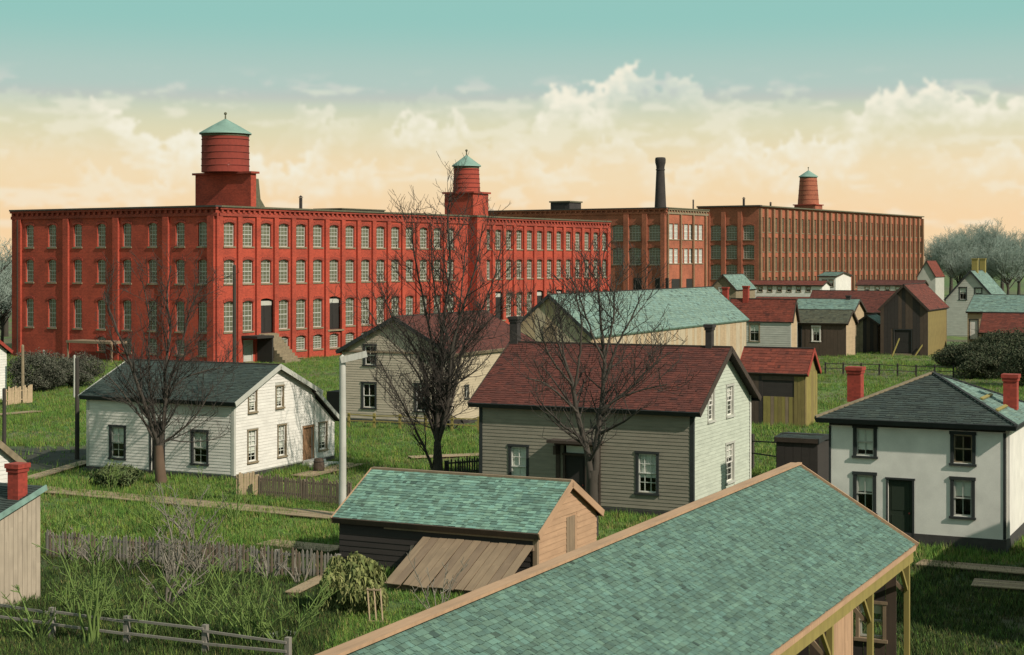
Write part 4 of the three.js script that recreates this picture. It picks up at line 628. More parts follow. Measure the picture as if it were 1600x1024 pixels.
{
  const rs = farHouse({ name: 'red shed', kind: 'shed', cat: 'shed', label: 'old shed with patchy red roof and yellowed planks, right of the grey house', cr: [1258, 668], uL: 1158, uR: 1277, vE: 583, vR: 547, axis: 'x', wall: { front: M.darkBoard, right: M.yellowPlank }, sh: S.redFar, seed: 201, boards: 'none', oe: .25, og: .2, verge: M.redBrick });
  planks(rs.o, rs.f.front, -rs.s.L + 1.5, -.75, .05, flat(1.9), .24, [M.yellowPlank, M.ochre, M.oldPlank], 202); planks(rs.o, rs.f.front, -rs.s.L, -rs.s.L + 1.45, .05, flat(rs.s.eh), .3, [M.darkBoard, M.brownBoard], 203); planks(rs.o, rs.f.right, .02, rs.s.W, .05, flat(rs.s.eh), .28, [M.yellowPlank, M.ochre], 204); planks(rs.o, rs.f.front, -.7, 0, .05, flat(rs.s.eh), .23, [M.ochre, M.yellowPlank], 205);
  part('lintel', boxUV(bx(-rs.s.L + 1.4, -.7, rs.s.eh - .5, rs.s.eh - .2, .002, .07)), M.brownBoard, rs.o);
  farHouse({ name: 'privy', kind: 'outhouse', cat: 'outhouse', label: 'small black board hut between the grey house and the white hipped house', cr: [1278, 764], uL: 1214, W: 2.2, vE: 690, vR: 684, axis: 'x', wall: M.darkBoard, sh: S.slate, seed: 211, boards: 'up', boardMats: [M.darkBoard], oe: .08, og: .05, verge: M.trimDark });
  farHouse({ name: 'tan house', label: 'tan house with red roof and two red chimneys beside the green barn end', cr: [1236, 560], uL: 1140, uR: 1246, vE: 501, vR: 469, axis: 'x', wall: { front: M.offwhite, right: M.tan }, sh: S.redFar, seed: 221, fw: [[1172, 507, 1186, 533]], trim: M.stone, ch: [[1166, 447], [1134, 449]] });
  farHouse({ name: 'brown shed', kind: 'cottage', label: 'small brown cottage with olive roof and orange end wall on the green', cr: [1322, 558], uL: 1242, uR: 1337, vE: 505, vR: 486, axis: 'x', wall: { front: M.brownBoard, right: M.tan }, sh: S.olive, seed: 231, fw: [[1270, 511, 1281, 533]], fd: [[1243, 510, 1252, 553]], boards: 'up', boardMats: [M.brownBoard], trim: M.white });
  farHouse({ name: 'teal house', label: 'low house with pale green roof directly behind the small brown cottage', cr: [1332, 0], d: 196, L: 7.2, W: 6, vE: 488, vR: 469, axis: 'x', wall: { front: M.brownBoard, right: M.tan }, sh: S.tealFar, seed: 241, boards: 'none', ch: [[1326, 462, .5, M.ash]] });
  farHouse({ name: 'porch house', kind: 'shed', cat: 'shed', label: 'small shed with pale green roof and dark open front beside the brown cottage', cr: [1372, 552], uL: 1338, uR: 1386, vE: 506, vR: 494, axis: 'z', wall: { front: M.darkBoard, right: M.tan }, sh: S.tealFar, seed: 251, boards: 'up', boardMats: [M.stone, M.brownBoard, M.darkBoard] });
  farHouse({ name: 'brown barn', kind: 'barn', cat: 'barn', label: 'dark brown board barn with red roof facing the green at right', cr: [1450, 556], uL: 1376, W: 11, vE: 483, vR: 446, axis: 'z', wall: { front: M.brownBoard, right: M.yellowPlank }, sh: S.redWarm, seed: 261, boards: 'up', boardMats: [M.brownBoard, M.darkBoard], fd: [[1398, 516, 1424, 554]] });
  farHouse({ name: 'gable house', label: 'tan gabled house with green roof and paired yellow chimneys at far right', cr: [1556, 0], d: 224, uL: 1478, W: 11, vE: 468, vR: 424, axis: 'z', wall: { front: M.offwhite, right: M.tan }, sh: S.tealFar, seed: 271, fw: [[1500, 450, 1510, 468], [1524, 451, 1534, 469]], verge: M.trimDark, trim: M.trimDark, ch: [[1524, 404, .8, M.ochre], [1536, 404, .8, M.ochre]] });
  farHouse({ name: 'right house', label: 'low tan house with pale green roof and white door at the right edge', cr: [1650, 552], uL: 1512, W: 10, vE: 489, vR: 463, axis: 'x', wall: { front: M.tan, right: M.tan }, sh: S.tealFar, seed: 281, fd: [[1516, 500, 1528, 530]], doorMat: M.white, og: .1 });
  farHouse({ name: 'red shed right', kind: 'shed', cat: 'shed', label: 'low shed with plain red roof cut by the right edge', cr: [1660, 556], uL: 1534, W: 5, vE: 521, vR: 492, axis: 'x', wall: { front: M.darkBoard, right: M.tan }, sh: S.redWarm, seed: 291, boards: 'up', boardMats: [M.darkBoard] });
  farHouse({ name: 'long red', kind: 'barn', cat: 'barn', label: 'long low dark red barn under the far factory block', cr: [1392, 0], d: 215, uL: 1262, W: 7, vE: 488, vR: 456, axis: 'x', wall: M.brownBoard, sh: S.red, seed: 301, boards: 'none' });
  farHouse({ name: 'long red 2', kind: 'shed', cat: 'shed', label: 'narrow shed with bright red roof strip left of the long dark red barn', cr: [1290, 0], d: 235, uL: 1176, W: 6, vE: 478, vR: 466, axis: 'x', wall: M.brownBoard, sh: S.redFar, seed: 311, boards: 'none' });
  farHouse({ name: 'small teal', label: 'small house with pale green gable roof at the foot of the far factory block', cr: [1150, 0], d: 245, uL: 1110, uR: 1180, vE: 452, vR: 430, axis: 'z', wall: { front: M.stone, right: M.stone }, sh: S.tealFar, seed: 321, fw: [[1124, 450, 1134, 466]] });
  farHouse({ name: 'white stack', kind: 'boiler_house', cat: 'house', label: 'small white stepped building with flat roofs below the far factory block', cr: [1306, 0], d: 285, uL: 1280, uR: 1330, vE: 432, vR: 426, axis: 'x', wall: { front: M.white, right: M.white }, sh: S.tealFar, seed: 331, fw: [[1286, 438, 1292, 448], [1296, 438, 1302, 448]], trim: M.stone });
  farHouse({ name: 'white low', kind: 'outbuilding', cat: 'shed', label: 'long low white outbuilding in front of the far factory block', cr: [1285, 0], d: 275, uL: 1170, W: 5, vE: 446, vR: 440, axis: 'x', wall: M.white, sh: S.redFar, seed: 341, fw: [1185, 1200, 1215, 1230, 1245, 1260].map(u => [u, 449, u + 6, 456]), trim: M.stone });
  farHouse({ name: 'white low right', kind: 'outbuilding', cat: 'shed', label: 'low white outbuilding between the stepped white building and the tan gabled house', cr: [1440, 0], d: 290, uL: 1340, W: 5, vE: 446, vR: 439, axis: 'x', wall: M.offwhite, sh: S.red, seed: 351, fw: [1352, 1368, 1384, 1400, 1416].map(u => [u, 449, u + 6, 456]), trim: M.stone });
  farHouse({ name: 'far gable', label: 'pale far house with red gable beyond the end of the factory', cr: [1462, 0], d: 360, uL: 1434, W: 10, vE: 432, vR: 408, axis: 'z', wall: { front: M.offwhite, right: M.offwhite }, sh: S.redFar, seed: 361, boards: 'none' });
}
// ------------------------------------------------------------------ bare trees
function smooth(pts, n) { const c = new THREE.CatmullRomCurve3(pts); return c.getPoints(n); }
function wander(start, dir, len, n, r, up, wob) { const pts = [start.clone()], d = dir.clone().normalize(); let p = start.clone(); for (let i = 0; i < n; i++) { d.x += (r() - .5) * wob; d.z += (r() - .5) * wob; d.y += up / n + (r() - .5) * wob * .6; d.normalize(); p = p.clone().addScaledVector(d, len / n); pts.push(p); } return pts; }
const taper = (n, a, b) => Array.from({ length: n }, (_, i) => a + (b - a) * Math.pow(i / (n - 1), .8));
function sprout(b, pts, r0, r1, level, r, o) {                        // side branches along a limb, down to twigs
  const n = pts.length, total = pts.reduce((s, p, i) => i ? s + p.distanceTo(pts[i - 1]) : 0, 0), cnt = Math.max(2, Math.round(total * o.dens[level]));
  for (let k = 0; k < cnt; k++) {
    const t = (level === 0 ? .22 : .15) + (1 - (level === 0 ? .22 : .15)) * (k + r() * .9) / cnt, fi = Math.min(n - 1.001, t * (n - 1)), i = Math.floor(fi), f = fi - i, P = pts[i].clone().lerp(pts[i + 1], f), tan = pts[i + 1].clone().sub(pts[i]).normalize();
    const side = V3(r() - .5, (r() - .5) * .6, r() - .5).normalize(), d = tan.clone().multiplyScalar(.75).addScaledVector(side, o.spread ?? .85).normalize(); d.y += .12;
    const len = o.len[level] * (.55 + .9 * r()) * (1 - .45 * t), rad = Math.max(o.min, (r0 + (r1 - r0) * t) * (.35 + .25 * r()));
    const q = wander(P, d, len, level >= 2 ? 3 : 5, r, o.up ?? .5, .35); b.tube(q, taper(q.length, rad, Math.max(o.min * .7, rad * .25)), level >= 1 ? 3 : 4);
    if (level < o.levels) sprout(b, q, rad, rad * .25, level + 1, r, o);
  }
}
function bareTree(name, label, q) {                                   // limbs are given where they run in the tree's own plane
  const base = q.d ? at(q.base[0], q.d) : G(...q.base), k = -base.z / F, r = rng(q.seed), o = thing(name, label, 'tree', base, 0, q.group); const vb = q.d ? V0 + H / k : q.base[1];
  const loc = (u, v, z) => V3((u - q.base[0]) * k, (vb - v) * k, z);
  const tp = q.trunk.map(([u, v]) => loc(u, v, 0)); const tb = new Build(), ts = smooth([tp[0].clone().add(V3(0, -.15, 0)), ...tp], 14); tb.tube(ts, ts.map((_, i) => { const f = i / 14; return q.r[0] * (1 + .55 * Math.exp(-f * 9)) + (q.r[1] - q.r[0]) * f; }), 12); part('trunk', tb.geo(), q.barkMat || M.bark, o);
  q.limbs.forEach((l, li) => {
    let z = 0; const drift = (l.z ?? (r() - .5) * .75); const pts = l.p.map(([u, v], i) => { z = drift * i * .8; return loc(u, v, z); }); if (l.p[0][1] > q.trunk[2][1] - 14) pts.unshift(loc(q.trunk[1][0] + (r() - .5) * 6, q.trunk[1][1] + (r() - .5) * 14, (r() - .5) * .15)); const m = smooth(pts, 6 + pts.length * 3).map((p, i, a) => p.add(V3((r() - .5) * .05, 0, (r() - .5) * .06)));
    const lb = new Build(); lb.tube(m, taper(m.length, l.r, l.r2 ?? .022), 7); const lm = part('limb', lb.geo(), l.mat || q.barkMat || M.bark, o);
    const sb = new Build(); sprout(sb, m, l.r, l.r2 ?? .022, 0, r, { dens: q.dens || [2.6, 2.8, 2.8], len: q.len || [2.5, 1.2, .6], levels: q.levels ?? 2, min: q.min ?? .0115, spread: q.spread, up: q.up }); stuff(part('twigs', sb.geo(), q.twigMat || M.twig, lm));
  });
  return o;
}
bareTree('bare_tree', 'bare forked tree with stout brown trunk in front of the white clapboard house', { base: [252, 757], seed: 5, r: [.33, .20], barkMat: M.barkWarm, trunk: [[252, 757], [249, 725], [248, 696]], dens: [2.3, 2.6, 2.4], limbs: [
  { p: [[248, 700], [236, 660], [222, 616], [203, 560], [180, 500], [166, 455]], r: .17, mat: M.bark }, { p: [[250, 700], [256, 645], [256, 580], [262, 520], [256, 460], [262, 415]], r: .15, mat: M.bark }, { p: [[246, 700], [228, 662], [206, 628], [188, 604], [172, 584]], r: .09, mat: M.bark },
  { p: [[252, 695], [272, 680], [296, 660], [314, 635], [330, 605]], r: .08, mat: M.bark }, { p: [[254, 690], [262, 620], [280, 596], [312, 582], [345, 576]], r: .07, mat: M.bark }, { p: [[252, 690], [262, 610], [284, 540], [300, 480], [322, 440]], r: .09, mat: M.bark }, { p: [[247, 690], [236, 640], [228, 570], [226, 500], [214, 440]], r: .09, mat: M.bark }] });
bareTree('bare_tree', 'tallest bare tree, many upright stems, in front of the beige house', { base: [684, 748], seed: 17, r: [.34, .17], trunk: [[684, 748], [684, 715], [683, 690]], limbs: [
  { p: [[683, 695], [684, 635], [687, 575], [694, 500], [704, 420], [700, 340], [706, 296]], r: .17 }, { p: [[685, 695], [698, 640], [703, 590], [708, 540], [728, 470], [746, 410], [756, 350]], r: .14 }, { p: [[682, 690], [668, 646], [665, 590], [645, 545], [612, 500], [592, 450]], r: .13 }, { p: [[680, 738], [664, 700], [648, 666], [634, 638], [615, 600], [594, 562]], r: .10 },
  { p: [[684, 690], [676, 620], [676, 550], [660, 470], [644, 390], [640, 330]], r: .12 }, { p: [[686, 690], [696, 620], [716, 560], [756, 510], [790, 480]], r: .10 }, { p: [[684, 680], [690, 600], [690, 520], [676, 430], [674, 350]], r: .11 }, { p: [[687, 690], [708, 620], [722, 545], [745, 500], [770, 440], [782, 390]], r: .09 }, { p: [[682, 680], [660, 600], [636, 560], [600, 520], [572, 480]], r: .08 }, { p: [[686, 690], [700, 610], [712, 530], [722, 440], [728, 370]], r: .10 }] });
bareTree('bare_tree', 'bare tree with twin trunks in front of the grey house door', { base: [925, 840], seed: 29, r: [.30, .17], trunk: [[925, 840], [926, 780], [926, 735]], dens: [2.4, 2.6, 2.4], limbs: [
  { p: [[922, 740], [914, 690], [901, 640], [893, 593], [877, 549], [861, 505]], r: .19 }, { p: [[930, 740], [934, 683], [942, 629], [946, 556], [940, 490], [936, 425]], r: .19 }, { p: [[940, 645], [952, 632], [987, 603], [1020, 570], [1046, 550]], r: .07 }, { p: [[941, 640], [965, 622], [1000, 608], [1040, 598]], r: .05 }, { p: [[944, 600], [964, 540], [985, 500], [1002, 460]], r: .06 }, { p: [[903, 645], [880, 622], [850, 598], [822, 590]], r: .055 }, { p: [[897, 610], [905, 560], [908, 505], [898, 455]], r: .06 }, { p: [[946, 570], [925, 520], [908, 470], [892, 430]], r: .05 }, { p: [[945, 560], [958, 500], [962, 450], [975, 415]], r: .05 }, { p: [[893, 600], [868, 570], [848, 530], [838, 490]], r: .05 }] });
// far leafless trees whose fine twigs read as pale clouds
function hazeTree(label, u, d, rad, ht, seed, group, tm) {
  const o = thing('distant_tree', label, 'tree', at(u, d), 0, group), r = rng(seed); const tb = new Build(), tr = smooth([V3(0, -.2, 0), V3(.1, ht * .2, 0), V3(0, ht * .45, .1)], 6); tb.tube(tr, taper(tr.length, ht * .028, ht * .014), 7); part('trunk', tb.geo(), M.bark, o);
  const lb = new Build(), cb = new Build();
  for (let i = 0; i < 20; i++) { const a = r() * 6.28, st = V3(0, ht * (.22 + .2 * r()), 0), dir = V3(Math.cos(a), .6 + r() * 1.3, Math.sin(a)); const q = wander(st, dir, Math.min(rad * 1.25, ht * .62) * (.75 + .4 * r()), 7, r, .5, .3); lb.tube(q, taper(q.length, ht * .010, .03), 4); sprout(cb, q, .09, .03, 0, r, { dens: [2.0, 1.8, 1.5], len: [rad * .55, rad * .28, rad * .15], levels: 2, min: .028, spread: .95, up: .5 }); }
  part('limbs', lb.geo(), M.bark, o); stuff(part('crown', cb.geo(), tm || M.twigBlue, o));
}
{
  const grp = 'hazy trees beyond the far end of the factory', lab = 'hazy bare tree among those beyond the far end of the factory';
  for (const [u, d, rad, ht, s] of [[1464, 450, 6.5, 21, 1], [1486, 430, 7, 22, 2], [1512, 470, 7.5, 22.5, 3], [1540, 440, 8, 24, 4], [1566, 470, 8, 23, 5], [1592, 430, 8, 19, 6], [1625, 450, 8, 19, 7], [1500, 380, 6, 14, 8], [1575, 370, 6.5, 15, 9], [1535, 375, 6, 13, 10]]) hazeTree(lab, u, d, rad, ht, s * 31, grp);
  const g2 = 'bare trees behind the left end of the factory', l2 = 'bare tree behind the left end of the factory';
  for (const [u, d, rad, ht, s] of [[8, 225, 5, 15, 11], [-30, 215, 5.5, 16, 12], [2, 200, 4, 9, 13]]) hazeTree(l2, u, d, rad, ht, s * 37, g2);
}
// ------------------------------------------------------------------ scrub and shrubs
function whips(name, label, u, v, ht, n, seed, material, o = {}) {      // clump of bare arching shoots
  const base = G(u, v), g = thing(name, label, 'shrub', base, 0, o.group), r = rng(seed);
  for (let i = 0; i < n; i++) {
    const a = r() * 6.28, lean = (o.lean ?? .35) * (.3 + r()), st = V3(Math.cos(a) * .18 * r(), -.05, Math.sin(a) * .18 * r()); const q = wander(st, V3(Math.cos(a) * lean, 1, Math.sin(a) * lean), ht * (.6 + .5 * r()), 8, r, o.up ?? -.25, .28);
    const b = new Build(); b.tube(q, taper(q.length, o.r ?? .028, .008), 4); const st2 = part('stem', b.geo(), material, g);
    const s = new Build(); sprout(s, q, (o.r ?? .028) * .7, .008, 0, r, { dens: o.dens || [2.2, 2.0], len: [ht * .22, ht * .10], levels: 1, min: .013, spread: .9, up: .4 }); stuff(part('twigs', s.geo(), o.twig || material, st2));
  }
  return g;
}
whips('tall_shrub', 'tall slender green-stemmed sapling clump beside the beige board shed', 144, 1008, 4.4, 7, 51, M.twigGreen, { lean: .16, r: .05 });
whips('shrub', 'dense green shrub in the bottom left field, right of the tall sapling clump', 392, 1016, 2.6, 11, 53, M.twigGreen, { lean: .5, r: .045 });
whips('shrub', 'green arching shrub just below the picket fence at left centre', 300, 985, 2.6, 8, 55, M.twigGreen, { lean: .6, r: .04 });
whips('shrub', 'grey tangled shrub spreading over the picket fence', 272, 905, 3.0, 9, 57, M.twigGrey, { lean: .7, r: .045 });
whips('shrub', 'pale grey dead shrub standing before the boardwalk near the forked tree', 300, 850, 2.8, 7, 59, M.twigGrey, { lean: .75, r: .04 });
whips('shrub', 'clump of green shoots at the foot of the forked tree', 318, 782, 1.5, 12, 61, M.twigGreen, { lean: .6, r: .02 });
whips('shrub', 'low green shoots left of the forked tree by the white house', 172, 772, 1.6, 8, 63, M.twigGreen, { lean: .4, r: .02 });
whips('shrub', 'brown bare shrub in front of the plank lean-to', 683, 968, 2.1, 6, 65, M.twigGrey, { lean: .35, r: .022 });
whips('shrub', 'thin green whips near the short plank on the field', 470, 985, 1.9, 6, 67, M.twigGreen, { lean: .6, r: .022 });
whips('shrub', 'brownish scrub at the left end of the picket fence', 110, 880, 1.3, 9, 69, M.twigGrey, { lean: .6, r: .02 });
whips('shrub', 'sparse green scrub low in the left corner field', 225, 1010, 1.8, 7, 71, M.twigGreen, { lean: .5, r: .02 });
whips('shrub', 'small grey scrub along the middle of the picket fence', 200, 893, 1.4, 9, 73, M.twigGrey, { lean: .7, r: .022 });
whips('shrub', 'grey scrub before the picket fence right of the tangled shrub', 352, 902, 1.4, 9, 75, M.twigGrey, { lean: .7, r: .022 });
for (const [u, v, h, n, sd, gr, lab] of [[60, 1000, 1.9, 8, 301, 1, 'green whips at the very left above the bottom rail fence'], [185, 975, 2.2, 8, 303, 1, 'green brush between the tall sapling clump and the arching shrub'], [345, 1008, 2.4, 9, 305, 1, 'green brush right beside the dense bottom shrub on its left'], [440, 1012, 2.2, 9, 307, 1, 'green brush right of the dense bottom shrub near the ridge board'], [260, 945, 2.4, 8, 309, 0, 'pale dead stems in front of the tangled grey shrub'], [150, 885, 1.5, 9, 311, 0, 'grey dead scrub over the picket fence below the low bush'], [310, 898, 1.9, 10, 313, 0, 'twiggy grey scrub over the middle right of the picket fence'], [420, 905, 1.3, 9, 315, 0, 'grey stems before the right part of the picket fence'], [470, 912, 1.2, 7, 317, 0, 'sparse stems before the right end of the picket fence'], [255, 835, 2.0, 8, 319, 1, 'green shoots just below the boardwalk under the forked tree'], [365, 815, 1.8, 7, 321, 1, 'arching green shoots below the boardwalk near the board gate'], [90, 840, 1.6, 6, 323, 1, 'thin green shoots beside the corner of the beige board shed'], [115, 960, 1.7, 8, 325, 1, 'green brush at the foot of the beige board shed']]) whips('shrub', lab, u, v, h, n, sd, gr ? M.twigGreen : M.twigGrey, { lean: .65, r: gr ? .034 : .042 });
function leafMass(name, label, cat, base, rx, ry, rz, n, size, cols, seed, droop = 0, group) {   // leafy bush of small blades through its volume
  const g = thing(name, label, cat, base, 0, group), r = rng(seed), b = new Build(); const st = new Build();
  for (let i = 0; i < 7; i++) { const a = r() * 6.28; const q = wander(V3(0, -.05, 0), V3(Math.cos(a) * .6, 1, Math.sin(a) * .6), ry * 1.2, 5, r, 0, .3); st.tube(q, taper(q.length, .05, .015), 4); } part('stems', st.geo(), M.bark, g);
  for (let i = 0; i < n; i++) {
    const th = r() * 6.28, ph = Math.acos(2 * r() - 1), lump = .5 + .85 * vnoise(Math.cos(th) * 2 + 5 + seed, ph * 2 + Math.sin(th) * 2, seed), rr = Math.cbrt(.15 + .85 * r()) * lump; const P = V3(Math.sin(ph) * Math.cos(th) * rx * rr, ry + Math.cos(ph) * ry * rr, Math.sin(ph) * Math.sin(th) * rz * rr); if (P.y < .02) continue;
    const d = V3(r() - .5, (r() - .5) - droop, r() - .5).normalize(), w = V3(r() - .5, r() - .5, r() - .5).cross(d).normalize().multiplyScalar(size * .22), tip = P.clone().addScaledVector(d, size * (.7 + .6 * r())), c = cols[Math.floor(r() * cols.length)], k = .8 + .4 * r(); b.tri(P.clone().add(w), P.clone().sub(w), tip, c.map(x => x * k));
  }
  stuff(part('foliage', b.geo(), leafMat, g)); return g;
}
const leafMat = new THREE.MeshStandardMaterial({ vertexColors: true, roughness: .9, side: THREE.DoubleSide });
leafMass('hay_bush', 'drooping olive-green bush against the left end of the green shed', 'shrub', G(542, 958), .95, .80, .9, 16000, .24, [[.16, .17, .05], [.11, .13, .035], [.20, .20, .07]], 81, .9);
{
  const dk = [[.030, .042, .018], [.045, .055, .022], [.06, .06, .03]];  // dark leaf greens carry the bushes' shade in their colour
  const lab = 'dark leafy bush in the shade at the right edge beyond the hipped roof', grp = 'dark bushes at the right edge';
  for (const [u, v, rx, ry, n, s] of [[1540, 592, 3.0, 2.0, 6000, 1], [1585, 580, 3.2, 2.4, 6000, 2], [1508, 575, 2.4, 1.5, 4500, 3], [1620, 605, 3.2, 2.6, 5000, 4], [1560, 560, 2.6, 1.6, 4500, 5]]) leafMass('bush', lab, 'bush', G(u, v), rx, ry * .8, 2.4, n * 3, .22, dk, 83 + s * 7, .1, grp);
  const ol = [[.10, .12, .04], [.07, .10, .03]];
  leafMass('bush', 'low dark bush against the front of the white clapboard house', 'bush', G(185, 764), 1.1, .55, .8, 2500, .2, ol, 141, .1); leafMass('bush', 'scrubby bush below the factory wall at the left', 'bush', G(55, 612), 2.6, 1.6, 2.2, 14000, .18, [[.09, .085, .06], [.06, .065, .04]], 143, 0); leafMass('bush', 'scrubby bush between the left factory wall and the white house roof', 'bush', G(112, 605), 2.4, 1.3, 2.2, 12000, .18, [[.09, .085, .06], [.06, .065, .04]], 147, 0);
}
// ------------------------------------------------------------------ grass
{
  const r = rng(777), b = new Build(); for (let i = 0; i < 7; i++) { const a = r() * 6.28, x = (r() - .5) * .2, z = (r() - .5) * .2, h = .13 + .12 * r(), w = .014, l = .06 + .08 * r(); b.tri(V3(x - Math.sin(a) * w, -.01, z + Math.cos(a) * w), V3(x + Math.sin(a) * w, -.01, z - Math.cos(a) * w), V3(x + Math.cos(a) * l, h, z + Math.sin(a) * l)); }
  const N = 200000, im = new THREE.InstancedMesh(b.geo(), new THREE.MeshStandardMaterial({ roughness: .95, side: THREE.DoubleSide }), N), m = new THREE.Matrix4(), q = new THREE.Quaternion(), c = new THREE.Color(); let n = 0;
  while (n < N) { const d = 40 + 150 * Math.pow(r(), 1.7), u = -60 + 1720 * r(), x = (u - U0) * d / F, z = -d; const g = fbm(x * .3 + 3, z * .3 + 8, 3, 5); if (g < .14 + .10 * r() || (x < -21 && z < -82 && z > -93 && r() < .92)) continue; const s = (.55 + .8 * r()) * (.6 + g); m.compose(V3(x, 0, z), q.setFromAxisAngle(V3(0, 1, 0), r() * 6.28), V3(s, s * (.6 + .7 * g), s)); im.setMatrixAt(n, m); const t = r(), k = .65 + .7 * r(), straw = r() < .10; const scrubShade = (x < -5 && z > -60 && r() < .88) || (x > 9 && z > -57 && r() < .88) ? .36 : 1; c.setRGB((.065 + .11 * t * t) * k * scrubShade, (.135 + .07 * t) * k * scrubShade, (.016 + .014 * t) * k * scrubShade); if (straw) c.setRGB(.20 * k * scrubShade, .165 * k * scrubShade, .06 * k * scrubShade); im.setColorAt(n, c); n++; }  // tufts in both yards are darkened to match the shade painted on the ground
  im.name = 'grass'; im.userData = { label: 'rough green grass over the yards and fields', category: 'grass', kind: 'stuff' }; scene.add(im);
}
// ------------------------------------------------------------------ walks
plankWalk(G(58, 768), G(538, 812), 1.5, 5, 401); plankWalk(G(44, 752), G(138, 724), .8, 3, 402); plankWalk(G(1436, 884), G(1680, 905), 1.1, 4, 403); plankWalk(G(1520, 916), G(1690, 928), 1.2, 4, 404); plankWalk(G(414, 852), G(530, 864), 1.2, 4, 405); plankWalk(G(640, 718), G(760, 713), .9, 3, 406); plankWalk(G(470, 748), G(556, 728), 1.2, 4, 407); plankWalk(G(-20, 652), G(60, 645), 1, 3, 408); plankWalk(G(536, 552), G(450, 562), 1.5, 3, 409);
plankWalk(G(456, 932), G(524, 898), .5, 2, 410); plankWalk(G(420, 1004), G(456, 994), .6, 2, 411, M.whitePole);
// ------------------------------------------------------------------ fences
function picketFence(label, a, b, h, pitch, w, mats, seed, point = true) {
  const d = b.clone().sub(a), len = d.length(), o = thing('picket_fence', label, 'fence', a, Math.atan2(-d.z, d.x)), r = rng(seed); const vs = [];
  for (let k = 0; k < 4; k++) { const hh = h * (.92 + .05 * k), s = new THREE.Shape([[-w / 2, 0], [w / 2, 0], [w / 2, hh - (point ? w : 0)], ...(point ? [[0, hh]] : []), [-w / 2, hh - (point ? w : 0)]].map(q => new THREE.Vector2(...q))); vs.push(boxUV(new THREE.ExtrudeGeometry(s, { depth: .025, bevelEnabled: false }), k * 2)); }
  for (let x = w; x < len; x += pitch) { if (r() < .03) continue; const p = part('picket', vs[Math.floor(r() * 4)], mats[Math.floor(r() * mats.length)], o); p.position.set(x, .04, .03); p.rotation.z = (r() - .5) * .07; }
  for (const y of [h * .25, h * .78]) part('rail', boxUV(bx(0, len, y, y + .08, -.02, .026)), mats[0], o); for (let x = 0; x <= len + .01; x += len / Math.max(1, Math.round(len / 2.6))) part('post', boxUV(bx(x - .06, x + .06, -.1, h * .95, -.15, -.022)), mats[0], o);
  return o;
}
picketFence('weathered grey picket fence crossing the field at left', G(72, 871), G(527, 908), .92, .135, .075, [M.greyPicket, M.brownPicket, M.greyPicket], 421);
picketFence('brown picket fence beside the white pole and white house', G(404, 778), G(545, 790), 1.02, .115, .075, [M.brownPicket], 422); picketFence('tan board gate at the corner of the white clapboard house', G(371, 775), G(402, 775), 1.0, .12, .112, [M.tan], 423, false);
picketFence('dark picket fence between the tallest bare tree and the grey house', G(698, 748), G(752, 744), .9, .13, .08, [M.darkBoard], 424); picketFence('tan board fence by the left edge below the factory', G(10, 634), G(49, 630), 1.25, .16, .15, [M.tan], 425, false);
function railFence(label, a, b, h, n, m, seed) { const d = b.clone().sub(a), len = d.length(), o = thing('rail_fence', label, 'fence', a, Math.atan2(-d.z, d.x)), r = rng(seed); for (let k = 0; k <= n; k++) part('post', boxUV(bx(-.07, .07, -.1, h * (1 + .1 * r()), -.07, .07), k), m, o).position.x = len * k / n; for (const y of [h * .5, h * .9]) for (let k = 0; k < n; k++) part('rail', boxUV(bar(V3(len * k / n, y + (r() - .5) * .14, .09), V3(len * (k + 1) / n, y + (r() - .5) * .14, .09), .05, .065), k), m, o); return o; }
railFence('two-rail grey fence along the bottom left corner', G(-30, 982), G(450, 1044), .8, 4, M.greyPicket, 431); railFence('dark rail fence behind the small black hut', G(1176, 736), G(1300, 752), 1.7, 3, M.pole, 432); railFence('low rail fence behind the beige house yard, right of the white pole', G(545, 668), G(748, 676), .9, 5, M.ochre, 433); railFence('rail fence across the green at right', G(1290, 585), G(1520, 592), 1.1, 8, M.pole, 434);
// ------------------------------------------------------------------ poles and stakes
function pole(label, u, v, vt, r, m, extra) { const P = G(u, v), k = -P.z / F, h = (v - vt) * k, o = thing('utility_pole', label, 'pole', P, 0), b = new Build(); const q = smooth([V3(0, -.2, 0), V3(.01, h * .5, 0), V3(0, h, 0)], 6); b.tube(q, taper(q.length, r, r * .8), 10); part('shaft', b.geo(), m, o); const c = new THREE.ConeGeometry(r * .82, r * .7, 10); c.translate(0, h + r * .3, 0); part('cap', c, m, o); if (extra) extra(o, h, k); return o; }
pole('white pole with a short board arm between the white and beige houses', 535, 812, 558, .165, M.whitePole, (o, h, k) => part('arm', boxUV(bar(V3(-.05, h - .12, .2), V3(1.02, h + .14, .2), .05, .26)), M.whitePole, o));
pole('dark pole standing left of the white clapboard house', 120, 718, 560, .13, M.pole); pole('short dark pole at the left edge near the cottage', 6, 702, 608, .12, M.pole); pole('pale pole beside the tan board fence at left', 35, 628, 540, .13, M.stone); pole('tall dark pole in front of the factory corner', 366, 582, 415, .19, M.pole); pole('pale pole before the arched factory door', 421, 562, 455, .13, M.stone); pole('thin pale post below the factory wall at left', 68, 600, 548, .1, M.whitePole); pole('pale pole behind the dark pole left of the white house', 116, 622, 556, .1, M.whitePole);
for (const [u, v, vt, l] of [[1398, 558, 530, 'leaning pale stake in the grass before the dark brown barn'], [1434, 556, 540, 'short pale stake on the green right of the leaning stake']]) { const P = G(u, v), k = -P.z / F, o = thing('stake', l, 'stake', P); part('shaft', boxUV(bar(V3(-.3, -.05, 0), V3(.5, (v - vt) * k, 0), .14, .14)), M.ochre, o); part('tip', boxUV(bar(V3(.5, (v - vt) * k, 0), V3(.53, (v - vt) * k + .1, 0), .1, .1)), M.ochre, o); }
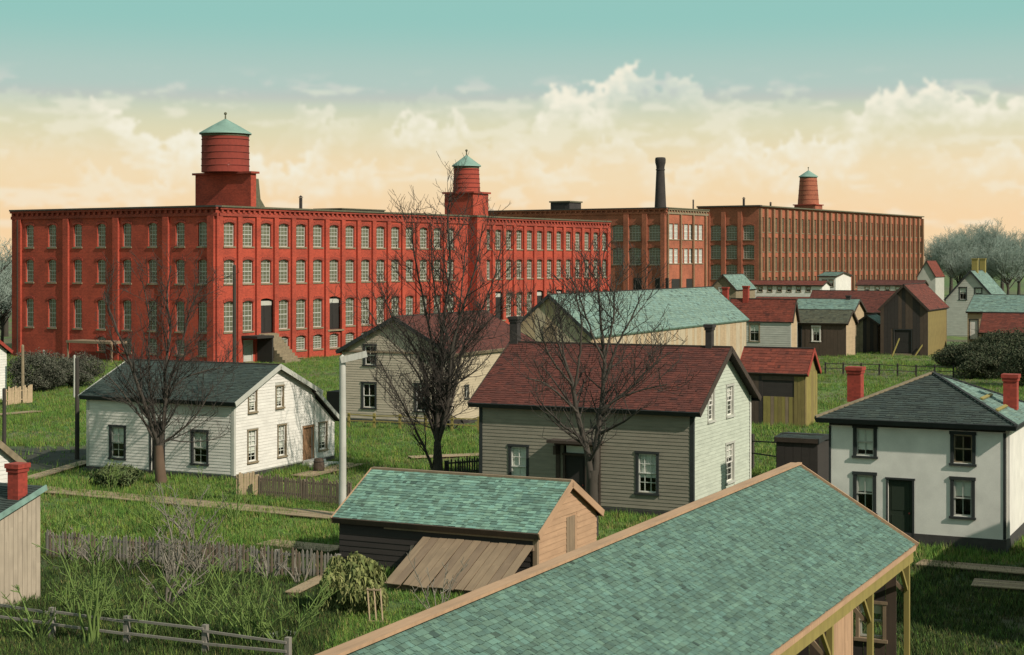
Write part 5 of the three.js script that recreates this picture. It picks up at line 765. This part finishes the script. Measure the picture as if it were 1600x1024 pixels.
// ------------------------------------------------------------------ odds and ends
{ const P = G(594, 972), o = thing('ladder', 'short pale ladder leaning beside the plank lean-to', 'ladder', P, FV.th + .2); const a = V3(-.25, 0, .2), t = V3(-.45, .95, -.15); for (const x of [0, .2, .4]) part('rail', boxUV(bar(a.clone().add(V3(x, 0, 0)), t.clone().add(V3(x, 0, 0)), .04, .04)), M.walk, o); for (const f of [.06, .96]) part('rung', boxUV(bar(a.clone().lerp(t, f).add(V3(-.02, .0, .03)), a.clone().lerp(t, f).add(V3(.42, 0, .03)), .04, .04)), M.walk, o); }
{ const P = G(596, 742 + 0), Q = G(498, 740), o = thing('barrel', 'small dark barrel by the white house back door', 'barrel', Q); const g = new THREE.LatheGeometry([[.0, 0], [.22, 0], [.28, .25], [.29, .4], [.22, .75], [.2, .74], [0, .7]].map(q => new THREE.Vector2(...q)), 16); part('staves', g, M.brownBoard, o); for (const y of [.15, .6]) { const h = new THREE.TorusGeometry(.265, .018, 5, 20); h.rotateX(Math.PI / 2); h.translate(0, y, 0); part('hoop', h, M.ash, o); } }
{ const P = G(712, 672), o = thing('cart', 'small dark handcart beside the beige house wall', 'cart', P, .4); part('bed', boxUV(bx(-.7, .7, .45, .62, -.4, .4)), M.darkBoard, o); for (const s of [-1, 1]) { const w = new THREE.TorusGeometry(.36, .04, 6, 20); w.translate(0, .4, s * .47); part('wheel', w, M.pole, o); } part('handle', boxUV(bar(V3(.7, .52, .25), V3(1.6, .7, .25), .05, .05)), M.pole, o); part('handle', boxUV(bar(V3(.7, .52, -.25), V3(1.6, .7, -.25), .05, .05)), M.pole, o); }
// unseen house added past the right edge to shade the white house and yard
{ const C = V3(23.9, 0, -39.9), s = { L: 9.5, W: 12.5, eh: 4.7, rh: 7.0 }, o = thing('house', 'tall plain board house, added unseen past the right edge to shade the yard', 'house', C, FV.th); const f = shell(o, s, 'z', { front: M.beigeBoard, right: M.beigeBoard }, {}); clapboards(o, f.front, .2, s.eh, flat(-s.L + .02), flat(-.02), [], M.beigeBoard, .2, 451); gableRoof(o, s.L, s.W, s.eh, s.rh, 'z', { sh: S.slate, seed: 453, expo: .3, wid: .5 }); }
scene.traverse(o => { if (o.isMesh) { o.castShadow = o.receiveShadow = true; } });
renderer.render(scene, camera);
